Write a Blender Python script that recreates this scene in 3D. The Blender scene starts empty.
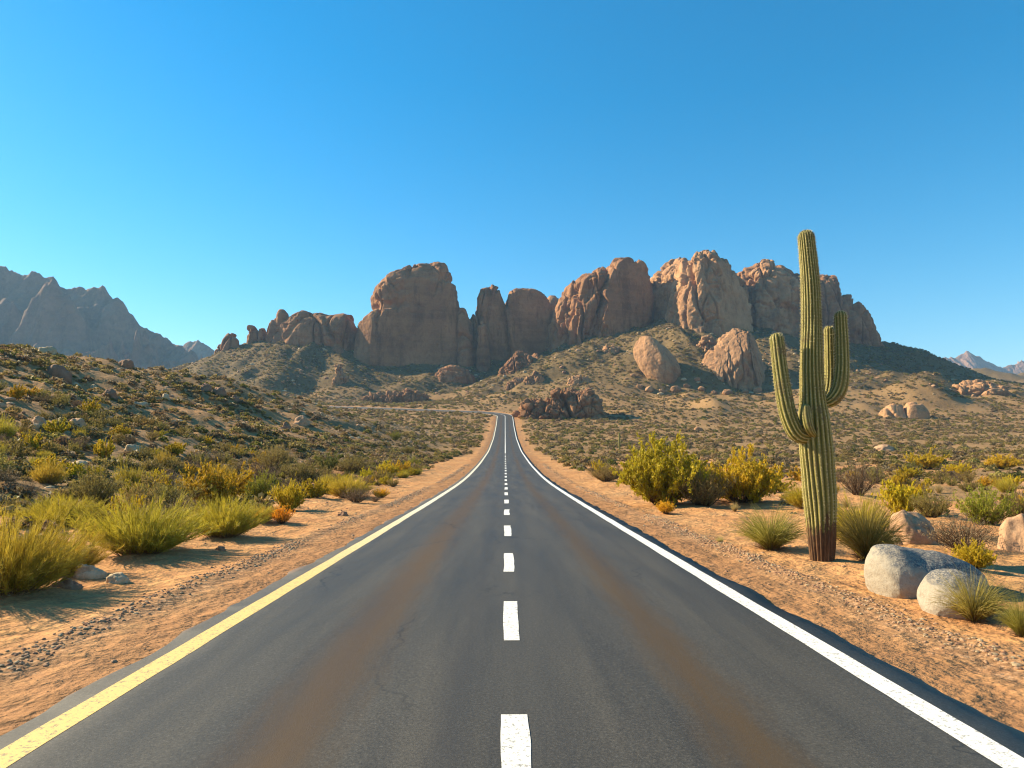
import bpy, bmesh, math, random
import numpy as np
from mathutils import Vector, Matrix, Euler

# ------------------------------------------------------------------ camera, sky, sun, exposure
S = bpy.context.scene
COL = S.collection
R = math.radians
RES_X, RES_Y, FPX = 1024, 768, 683.0
cam_d = bpy.data.cameras.new('camera'); cam = bpy.data.objects.new('camera', cam_d); COL.objects.link(cam)
cam_d.sensor_width = 36.0; cam_d.lens = FPX / RES_X * 36.0
cam_d.clip_start = 0.05; cam_d.clip_end = 30000
cam.location = (0, 0, 2.1)
cam.rotation_euler = (R(90 + 6.14), 0, R(-0.59))
S.camera = cam

SUN_AZ, SUN_EL = 71.0, 30.5          # degrees to the left of the road's direction, degrees above the horizon
sun_vec = Vector((-math.sin(R(SUN_AZ)) * math.cos(R(SUN_EL)), math.cos(R(SUN_AZ)) * math.cos(R(SUN_EL)), math.sin(R(SUN_EL))))
W = bpy.data.worlds.new('World'); S.world = W; W.use_nodes = True
wn, wl = W.node_tree.nodes, W.node_tree.links
bg = wn['Background']; bg.inputs['Strength'].default_value = 0.080
sky = wn.new('ShaderNodeTexSky'); sky.sky_type = 'NISHITA'; sky.sun_disc = False
sky.sun_elevation = R(SUN_EL); sky.sun_rotation = R(-SUN_AZ)
sky.altitude = 300; sky.air_density = 1.15; sky.dust_density = 0.15; sky.ozone_density = 2.8
hs = wn.new('ShaderNodeHueSaturation'); hs.inputs['Saturation'].default_value = 1.48; hs.inputs['Hue'].default_value = .489
wl.new(sky.outputs['Color'], hs.inputs['Color']); wl.new(hs.outputs['Color'], bg.inputs['Color'])
sun_d = bpy.data.lights.new('sun', 'SUN'); sun = bpy.data.objects.new('sun', sun_d); COL.objects.link(sun)
sun_d.energy = 5.0; sun_d.angle = R(0.53); sun_d.color = (1.0, 0.84, 0.57)
sun.rotation_euler = sun_vec.to_track_quat('Z', 'Y').to_euler()
sun.location = (-60, 20, 80)
vs = S.view_settings
S.display_settings.display_device = 'sRGB'
vs.view_transform = 'Standard'; vs.look = 'None'; vs.gamma = 1.0; vs.use_curve_mapping = False
vs.exposure = 1.30
S.cycles.use_denoising = True; S.cycles.denoising_prefilter = 'ACCURATE'
S.cycles.filter_width = 1.15; S.cycles.max_bounces = 6; S.cycles.diffuse_bounces = 3; S.cycles.glossy_bounces = 2
S.cycles.transmission_bounces = 3; S.cycles.volume_bounces = 0; S.cycles.transparent_max_bounces = 4

# ------------------------------------------------------------------ numpy noise
def _h(ix, iy, iz, seed):
    h = (ix.astype(np.int64) * 374761393 + iy.astype(np.int64) * 668265263 + iz.astype(np.int64) * 2147483647 + seed * 974711) & 0xFFFFFFFF
    h = ((h ^ (h >> 13)) * 1274126177) & 0xFFFFFFFF
    h = ((h ^ (h >> 16)) * 2246822519) & 0xFFFFFFFF
    return (h ^ (h >> 13)) & 0xFFFFFFFF
def _r(ix, iy, iz, seed): return _h(ix, iy, iz, seed) / 4294967295.0
def noise3(x, y, z, seed=0):                              # value noise in -1..1
    x, y, z = np.broadcast_arrays(np.asarray(x, float), np.asarray(y, float), np.asarray(z, float))
    ix, iy, iz = np.floor(x), np.floor(y), np.floor(z)
    fx, fy, fz = x - ix, y - iy, z - iz
    u, v, w = (f * f * f * (f * (f * 6 - 15) + 10) for f in (fx, fy, fz))
    ix, iy, iz = ix.astype(np.int64), iy.astype(np.int64), iz.astype(np.int64)
    o = 0
    for a in (0, 1):
        for b in (0, 1):
            for c in (0, 1):
                o = o + (u if a else 1 - u) * (v if b else 1 - v) * (w if c else 1 - w) * _r(ix + a, iy + b, iz + c, seed)
    return o * 2 - 1
def noise2(x, y, seed=0):
    x, y = np.broadcast_arrays(np.asarray(x, float), np.asarray(y, float))
    ix, iy = np.floor(x), np.floor(y)
    fx, fy = x - ix, y - iy
    u, v = (f * f * f * (f * (f * 6 - 15) + 10) for f in (fx, fy))
    ix, iy = ix.astype(np.int64), iy.astype(np.int64); iz = np.zeros_like(ix)
    o = 0
    for a in (0, 1):
        for b in (0, 1):
            o = o + (u if a else 1 - u) * (v if b else 1 - v) * _r(ix + a, iy + b, iz, seed)
    return o * 2 - 1
def fbm2(x, y, oct=4, seed=0, gain=0.5):
    o, a, f = 0, 1.0, 1.0
    for i in range(oct):
        o = o + a * noise2(x * f + 17.3 * i, y * f - 9.1 * i, seed + i); a *= gain; f *= 2.03
    return o
def fbm3(x, y, z, oct=4, seed=0, gain=0.5):
    o, a, f = 0, 1.0, 1.0
    for i in range(oct):
        o = o + a * noise3(x * f + 17.3 * i, y * f - 9.1 * i, z * f + 4.7 * i, seed + i); a *= gain; f *= 2.03
    return o
def ridged2(x, y, oct=4, seed=0):
    o, a, f = 0, 1.0, 1.0
    for i in range(oct):
        o = o + a * (1 - 2 * np.abs(noise2(x * f + 7.7 * i, y * f + 3.1 * i, seed + i))); a *= 0.5; f *= 2.1
    return o
def worley3(x, y, z, seed=0):                             # nearest, second nearest, a random number per cell
    ix, iy, iz = (np.floor(q).astype(np.int64) for q in (x, y, z))
    f1 = np.full(x.shape, 9.0); f2 = np.full(x.shape, 9.0); cid = np.zeros(x.shape)
    for a in (-1, 0, 1):
        for b in (-1, 0, 1):
            for c in (-1, 0, 1):
                jx, jy, jz = ix + a, iy + b, iz + c
                px = jx + _r(jx, jy, jz, seed + 1); py = jy + _r(jx, jy, jz, seed + 2); pz = jz + _r(jx, jy, jz, seed + 3)
                d = np.sqrt((px - x) ** 2 + (py - y) ** 2 + (pz - z) ** 2)
                m = d < f1
                f2 = np.where(m, f1, np.minimum(f2, d)); cid = np.where(m, _r(jx, jy, jz, seed + 4), cid); f1 = np.where(m, d, f1)
    return f1, f2, cid
def sstep(a, b, x):
    t = np.clip((np.asarray(x, float) - a) / (b - a), 0, 1); return t * t * (3 - 2 * t)

# ------------------------------------------------------------------ object helpers
def tag(o, label=None, cat=None, group=None, kind=None):
    if label: o['label'] = label
    if cat: o['category'] = cat
    if group: o['group'] = group
    if kind: o['kind'] = kind
    return o
def empty(name, loc, rz=0.0):
    o = bpy.data.objects.new(name, None); COL.objects.link(o)
    o.location = loc; o.rotation_euler = (0, 0, rz); o.empty_display_size = 0.2
    return o
def mesh_np(name, verts, faces, mats=(), smooth=True, attrs=None, link=True, parent=None, mat_idx=None):
    """faces: an (n,3) or (n,4) array, or a list of such arrays"""
    me = bpy.data.meshes.new(name)
    verts = np.asarray(verts, np.float32)
    fl = faces if isinstance(faces, list) else [faces]
    fl = [np.asarray(f, np.int32) for f in fl if len(f)]
    nl = sum(f.size for f in fl); nf = sum(len(f) for f in fl)
    me.vertices.add(len(verts)); me.vertices.foreach_set('co', verts.ravel())
    me.loops.add(nl); me.loops.foreach_set('vertex_index', np.concatenate([f.ravel() for f in fl]))
    tot = np.concatenate([np.full(len(f), f.shape[1], np.int32) for f in fl])
    st = np.concatenate([[0], np.cumsum(tot)[:-1]]).astype(np.int32)
    me.polygons.add(nf); me.polygons.foreach_set('loop_start', st); me.polygons.foreach_set('loop_total', tot)
    me.polygons.foreach_set('use_smooth', np.full(nf, smooth))
    if mat_idx is not None: me.polygons.foreach_set('material_index', np.asarray(mat_idx, np.int32))
    for m in (mats if isinstance(mats, (list, tuple)) else [mats]): me.materials.append(m)
    for k, v in (attrs or {}).items():
        v = np.asarray(v, np.float32)
        at = me.attributes.new(k, 'FLOAT', 'POINT'); at.data.foreach_set('value', v.ravel())
    me.update(calc_edges=True); me.validate()
    o = bpy.data.objects.new(name, me)
    if link: COL.objects.link(o)
    if parent: o.parent = parent
    return o
def grid_faces(n, m, wrap_m=False, off=0):
    i = np.arange(n - 1)[:, None]; j = np.arange(m if wrap_m else m - 1)[None, :]
    j2 = (j + 1) % m
    a = i * m + j; b = i * m + j2; c = (i + 1) * m + j2; d = (i + 1) * m + j
    return (np.stack([a, b, c, d], -1).reshape(-1, 4) + off)

# ------------------------------------------------------------------ pixels of a 1024 x 768 frame to points of the place
CAM_M = Euler(cam.rotation_euler).to_matrix()
def ray(px, py):
    return CAM_M @ Vector(((px - 512) / FPX, -(py - 384) / FPX, -1.0))
def at(px, py, Y):                                        # the point at distance Y down the road
    d = ray(px, py); t = Y / d.y
    return Vector((d.x * t, Y, 2.1 + d.z * t))

# ------------------------------------------------------------------ the road's course and profile
RZ_Y = np.array([-400, 0, 40, 61, 94, 147, 210, 275, 310, 340, 372, 405, 500, 600, 800, 1500, 6000.])
RZ_Z = np.array([0, 0, 0, .17, 1.13, 3.4, 7.9, 15.0, 20.4, 25.0, 30.4, 32.6, 39.0, 48.0, 63.0, 95.0, 150.])
_yy = np.arange(-400, 6000, 1.0); _zz = np.interp(_yy, RZ_Y, RZ_Z)
_k = np.ones(25) / 25
_zz = np.convolve(np.pad(_zz, 12, mode='edge'), _k, mode='valid')
def base_z(y): return np.interp(y, _yy, _zz)
def centreline():
    P = [(0.0, y) for y in np.arange(-60, 312, 0.5)]
    rad, a = 27.0, 0.0
    while a < R(70): P.append((-rad + rad * math.cos(a), 312 + rad * math.sin(a))); a += 0.5 / rad
    x, y = P[-1]; hd = R(90 + 70)
    while x > -420:
        hd += R(0.012) if x > -100 else -R(0.05) * 0.5
        x += 0.5 * math.cos(hd); y += 0.5 * math.sin(hd); P.append((x, y))
    return np.array(P)
CL = centreline()
CL_S = np.concatenate([[0], np.cumsum(np.hypot(*np.diff(CL, axis=0).T))]) - 60.0
_curve = CL[::4]
def road_dist(x, y):                                      # distance of a ground point from the road's centre line
    x = np.asarray(x, float); y = np.asarray(y, float)
    d = np.abs(x).copy()
    far = (y > 295) & (y < 640) & (x < 60) & (x > -520)
    if np.any(far):
        xf, yf = x[far], y[far]; best = np.full(xf.shape, 1e9)
        c = _curve[_curve[:, 1] > 280]
        for k in range(0, len(xf), 20000):
            q = slice(k, k + 20000)
            best[q] = np.sqrt(((xf[q, None] - c[None, :, 0]) ** 2 + (yf[q, None] - c[None, :, 1]) ** 2).min(1))
        d[far] = best
    beyond = (y > 345) & ~far
    d[beyond] = np.maximum(d[beyond], 40.0)
    return d
CL_Z = base_z(CL[:, 1])

# ------------------------------------------------------------------ terrain
def seg_ridge(x, y, pts, slope, jit):
    best = np.full(x.shape, -1e9)
    for (a, b) in zip(pts[:-1], pts[1:]):
        ax, ay, az = a; bx, by, bz = b
        dx, dy = bx - ax, by - ay; L2 = dx * dx + dy * dy
        t = np.clip(((x - ax) * dx + (y - ay) * dy) / L2, 0, 1)
        d = np.hypot(x - ax - t * dx, y - ay - t * dy)
        best = np.maximum(best, az + (bz - az) * t - slope * np.maximum(0, d * jit - 0.0) )
    return best
def px_pts(l): return [tuple(at(*p)) for p in l]
RIDGES = [
    (px_pts([(110, 402, 600), (170, 377, 588), (215, 355, 580), (245, 344, 576), (290, 340, 574), (365, 349, 588), (470, 353, 594), (555, 352, 602)]), .50),
    (px_pts([(225, 353, 578), (190, 377, 530)]), .50),
    (px_pts([(322, 339, 572), (292, 357, 535), (262, 381, 500)]), .54),
    (px_pts([(322, 339, 572), (345, 362, 535), (352, 388, 495)]), .54),
    (px_pts([(549, 350, 590), (582, 336, 560), (620, 328, 546), (660, 321, 540), (700, 327, 548), (735, 322, 554), (775, 336, 572), (820, 338, 590), (874, 341, 622), (911, 356, 655), (931, 369, 690), (960, 374, 740), (1005, 379, 780), (1100, 382, 830), (1300, 388, 880)]), .47),
    (px_pts([(549, 350, 580), (522, 366, 535), (496, 386, 480), (470, 402, 430)]), .40),
    (px_pts([(735, 322, 554), (745, 345, 505)]), .5),
    (px_pts([(640, 326, 546), (600, 362, 470)]), .42),
    (px_pts([(952, 373, 930), (975, 367, 905), (992, 370, 920), (1006, 376, 930), (1040, 371, 960), (1150, 366, 990), (1400, 372, 1000)]), .35),
]
HILL_Y = [-200, 0, 100, 130, 160, 215, 250, 285]
HILL_H = [13, 13, 15.6, 17.2, 14.8, 9.2, 2.5, 0]
def height(x, y, detail=True, rd=None):
    x = np.asarray(x, float); y = np.asarray(y, float)
    shp = x.shape; x = x.ravel(); y = y.ravel()
    rd = road_dist(x, y) if rd is None else rd.ravel()
    b = base_z(y)
    b = b + 16 * sstep(100, 450, x) * sstep(250, 600, y)
    b = b + sstep(12, 60, np.abs(x)) * 0.5 * fbm2(x / 31, y / 31, 3, 11) * sstep(5, 40, rd)
    # the hill on the left
    hh = np.interp(y, HILL_Y, HILL_H)
    t = (-x - 12.5 + 2.5 * fbm2(x / 40 + 3, y / 40, 2, 21)) / 56
    prof = np.where(t < 1, 0.55 * np.clip(t, 0, 1) + 0.45 * sstep(0, 1, t), 1 - 0.10 * np.clip(t - 1, 0, 3)) * (t > 0)
    hill = hh * prof
    hm = sstep(0, 6, hill)
    hill = hill + hm * (1.0 * fbm2(x / 17, y / 17, 3, 31) + 0.35 * ridged2(x / 9, y / 9, 2, 32) * 0.5 + .22 * fbm2(x / 2.2, y / 2.2, 3, 33))
    # the talus under the rocks
    z = b + np.maximum(hill, 0)
    farm = y > 200
    if np.any(farm):
        xf, yf = x[farm], y[farm]
        jit = 1 + 0.16 * fbm2(xf / 45, yf / 45, 3, 41)
        tz = np.full(xf.shape, -1e9)
        for pts, sl in RIDGES: tz = np.maximum(tz, seg_ridge(xf, yf, pts, sl, jit))
        gul = ridged2(xf / 28, yf / 60, 3, 43)
        bf = b[farm]; k = 7.0
        dd = np.clip(tz - bf, -60, 200)
        soft = np.where(dd > 40, dd, k * np.log1p(np.exp(np.clip(dd / k, -30, 30))))
        m = sstep(2, 22, dd)
        soft = soft + m * sstep(6, 45, dd) * (1.7 * gul + 1.0 * fbm2(xf / 14, yf / 14, 3, 44) + .5 * ridged2(xf / 6, yf / 9, 2, 45))
        z[farm] = np.maximum(bf + soft * 1.0, z[farm])
    # roadside: graded shoulder, a low gravel windrow, loose sand
    if detail:
        near = sstep(4.2, 6.5, rd)
        z = z + near * (0.10 * fbm2(x / 2.6, y / 2.6, 3, 51) + 0.035 * fbm2(x / 0.5, y / 0.5, 2, 52))
        z = z + 0.07 * np.exp(-((rd - 5.3 - 0.25 * noise2(x * 0 + 1, y / 6, 53)) / 0.28) ** 2) * (0.6 + 0.4 * noise2(x / .4, y / .9, 54))
        z = z + sstep(3.8, 4.4, rd) * 0.02 * noise2(x / 0.35, y / 0.6, 55)
    c = sstep(4.3, 9.0, rd)
    rz = base_z(y) - 0.06 - 0.14 * sstep(80, 250, y) * (1 - sstep(3.9, 4.6, rd)) - 0.05 * sstep(4.2, 7, rd)
    shoulder = rz + (0.07 * np.exp(-((rd - 5.3) / 0.28) ** 2) * (0.6 + 0.4 * noise2(x / .4, y / .9, 54)) + 0.03 * sstep(4.0, 4.6, rd) * fbm2(x / 0.7, y / 0.9, 2, 57) if detail else 0)
    z = shoulder * (1 - c) + z * c
    return z.reshape(shp)
def hz(x, y): return float(height(np.array([x]), np.array([y]))[0])
def ground(px, py):                                       # the ground point seen at a pixel
    d = ray(px, py); d = d / d.y
    ys = np.concatenate([np.arange(3, 120, 0.1), np.arange(120, 1200, 1.0)])
    zs = 2.1 + d.z * ys
    hs_ = height(d.x * ys, ys)
    k = np.argmax(zs < hs_)
    Y = ys[k]
    return Vector((d.x * Y, Y, hs_[k]))

# ------------------------------------------------------------------ material helpers
class NT:
    def __init__(s, name):
        s.m = bpy.data.materials.new(name); s.m.use_nodes = True
        s.t = s.m.node_tree; s.n = s.t.nodes; s.l = s.t.links
        s.b = s.n['Principled BSDF']; s.out = s.n['Material Output']
    def node(s, typ, ins=None, **props):
        q = s.n.new(typ)
        for k, v in props.items(): setattr(q, k, v)
        for k, v in (ins or {}).items():
            sk = q.inputs[k]
            if isinstance(v, bpy.types.NodeSocket): s.l.new(v, sk)
            else: sk.default_value = v
        return q
    def noise(s, vec, scale, detail=4, rough=0.55, out='Fac'):
        return s.node('ShaderNodeTexNoise', {'Vector': vec, 'Scale': scale, 'Detail': detail, 'Roughness': rough}).outputs[out]
    def ramp(s, fac, stops, interp='LINEAR'):
        q = s.node('ShaderNodeValToRGB', {'Fac': fac}); e = q.color_ramp.elements; q.color_ramp.interpolation = interp
        while len(e) < len(stops): e.new(0.5)
        for el, (p, c) in zip(e, stops):
            el.position = p; el.color = (c, c, c, 1) if isinstance(c, (int, float)) else (*c, 1)
        return q.outputs['Color']
    def mix(s, fac, a, b, mode='MIX'):
        q = s.node('ShaderNodeMix', data_type='RGBA', blend_type=mode)
        for i, v in ((0, fac), (6, a), (7, b)):
            if isinstance(v, bpy.types.NodeSocket): s.l.new(v, q.inputs[i])
            elif isinstance(v, (int, float)): q.inputs[i].default_value = v if i == 0 else (v, v, v, 1)
            else: q.inputs[i].default_value = (*v, 1)
        return q.outputs[2]
    def math(s, op, a, b=0.0, clamp=False):
        q = s.node('ShaderNodeMath', operation=op, use_clamp=clamp)
        for i, v in ((0, a), (1, b)):
            if isinstance(v, bpy.types.NodeSocket): s.l.new(v, q.inputs[i])
            else: q.inputs[i].default_value = v
        return q.outputs[0]
    def attr(s, name): return s.node('ShaderNodeAttribute', attribute_name=name).outputs['Fac']
    def pos(s): return s.node('ShaderNodeNewGeometry').outputs['Position']
    def obj(s): return s.node('ShaderNodeTexCoord').outputs['Object']
    def scale(s, vec, sc): return s.node('ShaderNodeMapping', {'Vector': vec, 'Scale': sc}).outputs['Vector']
    def rnd(s): return s.node('ShaderNodeObjectInfo').outputs['Random']
    def bump(s, h, strength, dist, prev=None):
        ins = {'Height': h, 'Strength': strength, 'Distance': dist}
        if prev: ins['Normal'] = prev
        return s.node('ShaderNodeBump', ins).outputs['Normal']
    def fin(s, color=None, rough=0.9, normal=None, spec=0.25):
        for k, v in (('Base Color', color), ('Roughness', rough), ('Normal', normal), ('Specular IOR Level', spec)):
            if v is None: continue
            if isinstance(v, bpy.types.NodeSocket): s.l.new(v, s.b.inputs[k])
            else: s.b.inputs[k].default_value = (*v, 1) if k == 'Base Color' else v
        return s.m
# ------------------------------------------------------------------ materials of the land
def mat_ground():
    t = NT('desert_soil'); p = t.pos()
    n1 = t.noise(p, 0.35, 5); n2 = t.noise(p, 3.0, 5, 0.6); n3 = t.noise(p, 22.0, 4, 0.65); n4 = t.noise(p, 0.06, 4)
    sand = t.ramp(n1, [(0.28, (.46, .215, .08)), (0.5, (.59, .305, .115)), (0.72, (.66, .385, .17))])
    sand = t.mix(t.ramp(n2, [(0.38, 0.6), (0.62, 0.0)]), sand, (.38, .17, .075))
    soil = t.ramp(n4, [(0.3, (.235, .14, .058)), (0.55, (.31, .19, .08)), (0.75, (.39, .24, .105))])
    soil = t.mix(t.ramp(n2, [(0.45, 0.0), (0.7, 0.55)]), soil, (.19, .10, .05))
    slope = t.ramp(n1, [(0.3, (.115, .078, .031)), (0.55, (.168, .113, .045)), (0.75, (.23, .155, .066))])
    slope = t.mix(t.ramp(t.noise(p, 1.1, 4, .7), [(0.40, .6), (0.55, 0.0)]), slope, (.10, .075, .032))
    c = t.mix(t.attr('sand'), soil, sand)
    c = t.mix(t.attr('talus'), c, slope)
    # packed brown shoulder beside the asphalt, dark gravel in the windrow
    ns = t.noise(t.scale(p, (3.0, 0.5, 1)), 1.4, 4, .6)
    sh = t.ramp(ns, [(0.35, (.25, .125, .056)), (0.65, (.38, .19, .083))])
    c = t.mix(t.attr('shoulder'), c, sh)
    gv = t.ramp(t.noise(p, 9.0, 3, .7), [(0.42, (.14, .085, .05)), (0.55, (.36, .20, .10)), (0.7, (.50, .33, .2))])
    c = t.mix(t.attr('windrow'), c, gv)
    c = t.mix(t.ramp(n3, [(0.35, 0.45), (0.6, 0.0)]), c, (.16, .085, .045))
    b1 = t.bump(n3, 0.55, 0.035); b2 = t.bump(n2, 0.55, 0.25, b1)
    b3 = t.bump(t.noise(p, 0.5, 5, .65), 0.35, 1.5, b2)
    return t.fin(c, 0.95, b3, 0.12)
def mat_asphalt():
    t = NT('asphalt'); p = t.pos(); u = t.attr('ru')
    agg = t.mix(.5, t.noise(p, 120, 2, .7), t.noise(p, 38, 3, .7)); big = t.noise(t.scale(p, (1.2, .10, 1)), 1.2, 5, .6)
    med = t.noise(t.scale(p, (2.2, .35, 1)), 3.0, 4, .6)
    c = t.ramp(big, [(0.3, (.043, .038, .030)), (0.7, (.084, .074, .058))])
    c = t.mix(t.ramp(agg, [(0.36, 0.75), (0.52, 0.0)]), c, (.018, .017, .015))
    c = t.mix(t.ramp(agg, [(0.55, 0.0), (0.68, 0.5)]), c, (.22, .20, .17))
    wob = t.math('MULTIPLY', t.math('SUBTRACT', med, 0.5), 0.5)
    uu = t.math('ADD', u, wob)
    def band(cen, half, soft, amt, col, cc):
        d = t.math('ABSOLUTE', t.math('SUBTRACT', uu, cen))
        f = t.node('ShaderNodeMapRange', {'Value': d, 'From Min': half - soft, 'From Max': half + soft, 'To Min': amt, 'To Max': 0.0}, interpolation_type='SMOOTHSTEP').outputs[0]
        f = t.math('MULTIPLY', f, t.ramp(big, [(0.25, .8), (0.6, 1.0)]))
        return t.mix(f, cc, col)
    c = band(-1.62, .30, .32, .92, (.084, .049, .018), c)
    c = band(1.78, .22, .28, .95, (.076, .046, .017), c)
    c = band(-0.42, .10, .20, .5, (.035, .032, .030), c)
    c = band(0.30, .12, .5, .25, (.036, .036, .036), c)
    dd = t.math('ABSOLUTE', u)
    e = t.node('ShaderNodeMapRange', {'Value': t.math('ADD', dd, t.math('MULTIPLY', wob, .6)), 'From Min': 3.84, 'From Max': 3.98, 'To Min': 0.0, 'To Max': .5}).outputs[0]
    c = t.mix(e, c, (.25, .14, .07))
    v = t.node('ShaderNodeTexVoronoi', {'Vector': t.node('ShaderNodeVectorMath', {0: t.scale(p, (.28, .16, 1)), 1: t.node('ShaderNodeVectorMath', {0: t.noise(p, 1.5, 3, .6, 'Color'), 'Scale': .22}, operation='SCALE').outputs[0]}, operation='ADD').outputs[0], 'Scale': 1.0}, feature='DISTANCE_TO_EDGE').outputs['Distance']
    cr = t.math('MULTIPLY', t.ramp(v, [(0.0, 1.0), (0.009, 0.0)]), t.ramp(t.noise(p, .22, 2), [(0.46, 0.0), (0.56, .85)]))
    c = t.mix(cr, c, (.012, .012, .012))
    bm = t.bump(agg, 0.5, 0.008)
    rough = t.ramp(big, [(0.3, .50), (0.7, .64)])
    return t.fin(c, rough, bm, 0.30)
def mat_paint(name, near, far, wear):
    t = NT(name); p = t.pos()
    w = t.noise(p, 26, 4, .7); g = t.noise(p, 110, 2, .6)
    y = t.node('ShaderNodeSeparateXYZ', {0: p}).outputs['Y']
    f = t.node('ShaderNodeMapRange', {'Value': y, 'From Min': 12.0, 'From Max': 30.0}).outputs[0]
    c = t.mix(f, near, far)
    c = t.mix(t.ramp(w, [(0.37, wear), (0.45, 0.0)]), c, (.12, .115, .105))
    c = t.mix(t.ramp(g, [(0.36, .35), (0.5, 0.0)]), c, (.30, .28, .25))
    return t.fin(c, .6, t.bump(g, .3, .004), .35)
def mat_rock(name, light, mid, dark, sc=1.0, strata=0.5, lichen=0.0):
    t = NT(name); p = t.pos()
    big = t.noise(p, .035 * sc, 5, .6); m1 = t.noise(p, .22 * sc, 6, .65); fine = t.noise(p, 1.3 * sc, 5, .7)
    streak = t.noise(t.scale(p, (.11 * sc, .11 * sc, .022 * sc)), 1.0, 7, .72)
    lay = t.noise(t.scale(p, (.012 * sc, .012 * sc, .22 * sc)), 1.0, 5, .6)
    c = t.ramp(big, [(0.32, dark), (0.5, mid), (0.7, light)])
    c = t.mix(t.ramp(streak, [(0.38, .6), (0.50, 0.0)]), c, tuple(q * .55 for q in dark))
    c = t.mix(t.math('MULTIPLY', t.ramp(lay, [(0.44, 0.0), (0.62, 1.0)]), strata), c, light)
    c = t.mix(t.ramp(m1, [(0.36, .42), (0.50, 0.0)]), c, tuple(q * .6 for q in mid))
    c = t.mix(t.ramp(fine, [(0.55, 0.0), (0.72, .45)]), c, tuple(min(1, q * 1.35) for q in light))
    b1 = t.bump(fine, .5, .6 / sc); b2 = t.bump(m1, .5, 2.0 / sc, b1); pit = t.node('ShaderNodeTexVoronoi', {'Vector': p, 'Scale': .30 * sc}, feature='SMOOTH_F1').outputs['Distance']
    b3 = t.bump(t.math('ADD', t.math('MULTIPLY', streak, .6), t.math('MULTIPLY', t.math('MINIMUM', pit, .5), .8)), .55, 2.2 / sc, b2)
    return t.fin(c, .92, b3, .15)
def mat_boulder(name, light, mid, dark, spots=0.0, sc=1.0):
    t = NT(name); p = t.obj()
    big = t.noise(p, 1.6 * sc, 5, .6); fine = t.noise(p, 34 * sc, 4, .7); med = t.noise(p, 7 * sc, 5, .65)
    c = t.ramp(big, [(0.3, mid), (0.62, light)])
    c = t.mix(t.ramp(med, [(0.33, .55), (0.5, 0.0)]), c, dark)
    c = t.mix(t.ramp(fine, [(0.36, .4), (0.46, 0.0)]), c, tuple(q * .6 for q in mid))
    if spots:
        nz = t.node('ShaderNodeSeparateXYZ', {0: t.node('ShaderNodeNewGeometry').outputs['Normal']}).outputs['Z']
        up = t.ramp(t.math('ADD', nz, t.math('MULTIPLY', t.math('SUBTRACT', big, .5), 1.4)), [(0.42, 0.0), (0.66, 1.0)])
        sp = t.ramp(t.noise(p, 26 * sc, 5, .8), [(0.46, 1.0), (0.57, 0.12)])
        c = t.mix(t.math('MULTIPLY', t.math('MULTIPLY', up, sp), spots), c, (.085, .09, .10))
    b1 = t.bump(fine, .5, .012 / sc); b2 = t.bump(med, .5, .05 / sc, b1)
    return t.fin(c, .85, b2, .2)

M = {}
M['soil'] = mat_ground(); M['asphalt'] = mat_asphalt()
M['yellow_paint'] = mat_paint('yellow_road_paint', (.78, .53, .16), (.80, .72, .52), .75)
M['white_paint'] = mat_paint('white_road_paint', (.78, .75, .68), (.80, .78, .72), .75)
M['red_rock'] = mat_rock('red_sandstone', (.40, .205, .10), (.30, .145, .068), (.18, .083, .042), 1.0, .22)
M['tan_rock'] = mat_rock('tan_sandstone', (.50, .285, .145), (.40, .213, .105), (.26, .135, .07), 1.0, .3)
M['slab_rock'] = mat_rock('tan_slab_rock', (.44, .25, .13), (.355, .19, .095), (.235, .122, .063), 1.6, .3)
M['far_rock'] = mat_rock('far_mountain_rock', (.27, .145, .085), (.19, .10, .06), (.11, .058, .038), .35, .3)
M['pink_rock'] = mat_rock('far_pink_rock', (.40, .235, .165), (.31, .175, .12), (.19, .105, .08), .3, .3)
M['pale_boulder'] = mat_boulder('pale_granite', (.36, .315, .245), (.31, .26, .195), (.23, .185, .135), .95)
M['cream_boulder'] = mat_boulder('cream_stone', (.54, .40, .24), (.43, .30, .165), (.29, .19, .10), .15)
M['tan_boulder'] = mat_boulder('tan_stone', (.50, .31, .18), (.40, .22, .12), (.26, .14, .08))
M['brown_boulder'] = mat_boulder('brown_stone', (.33, .18, .105), (.25, .125, .075), (.13, .075, .05))
M['white_boulder'] = mat_boulder('whitish_stone', (.56, .43, .28), (.44, .31, .185), (.28, .18, .10))

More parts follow.
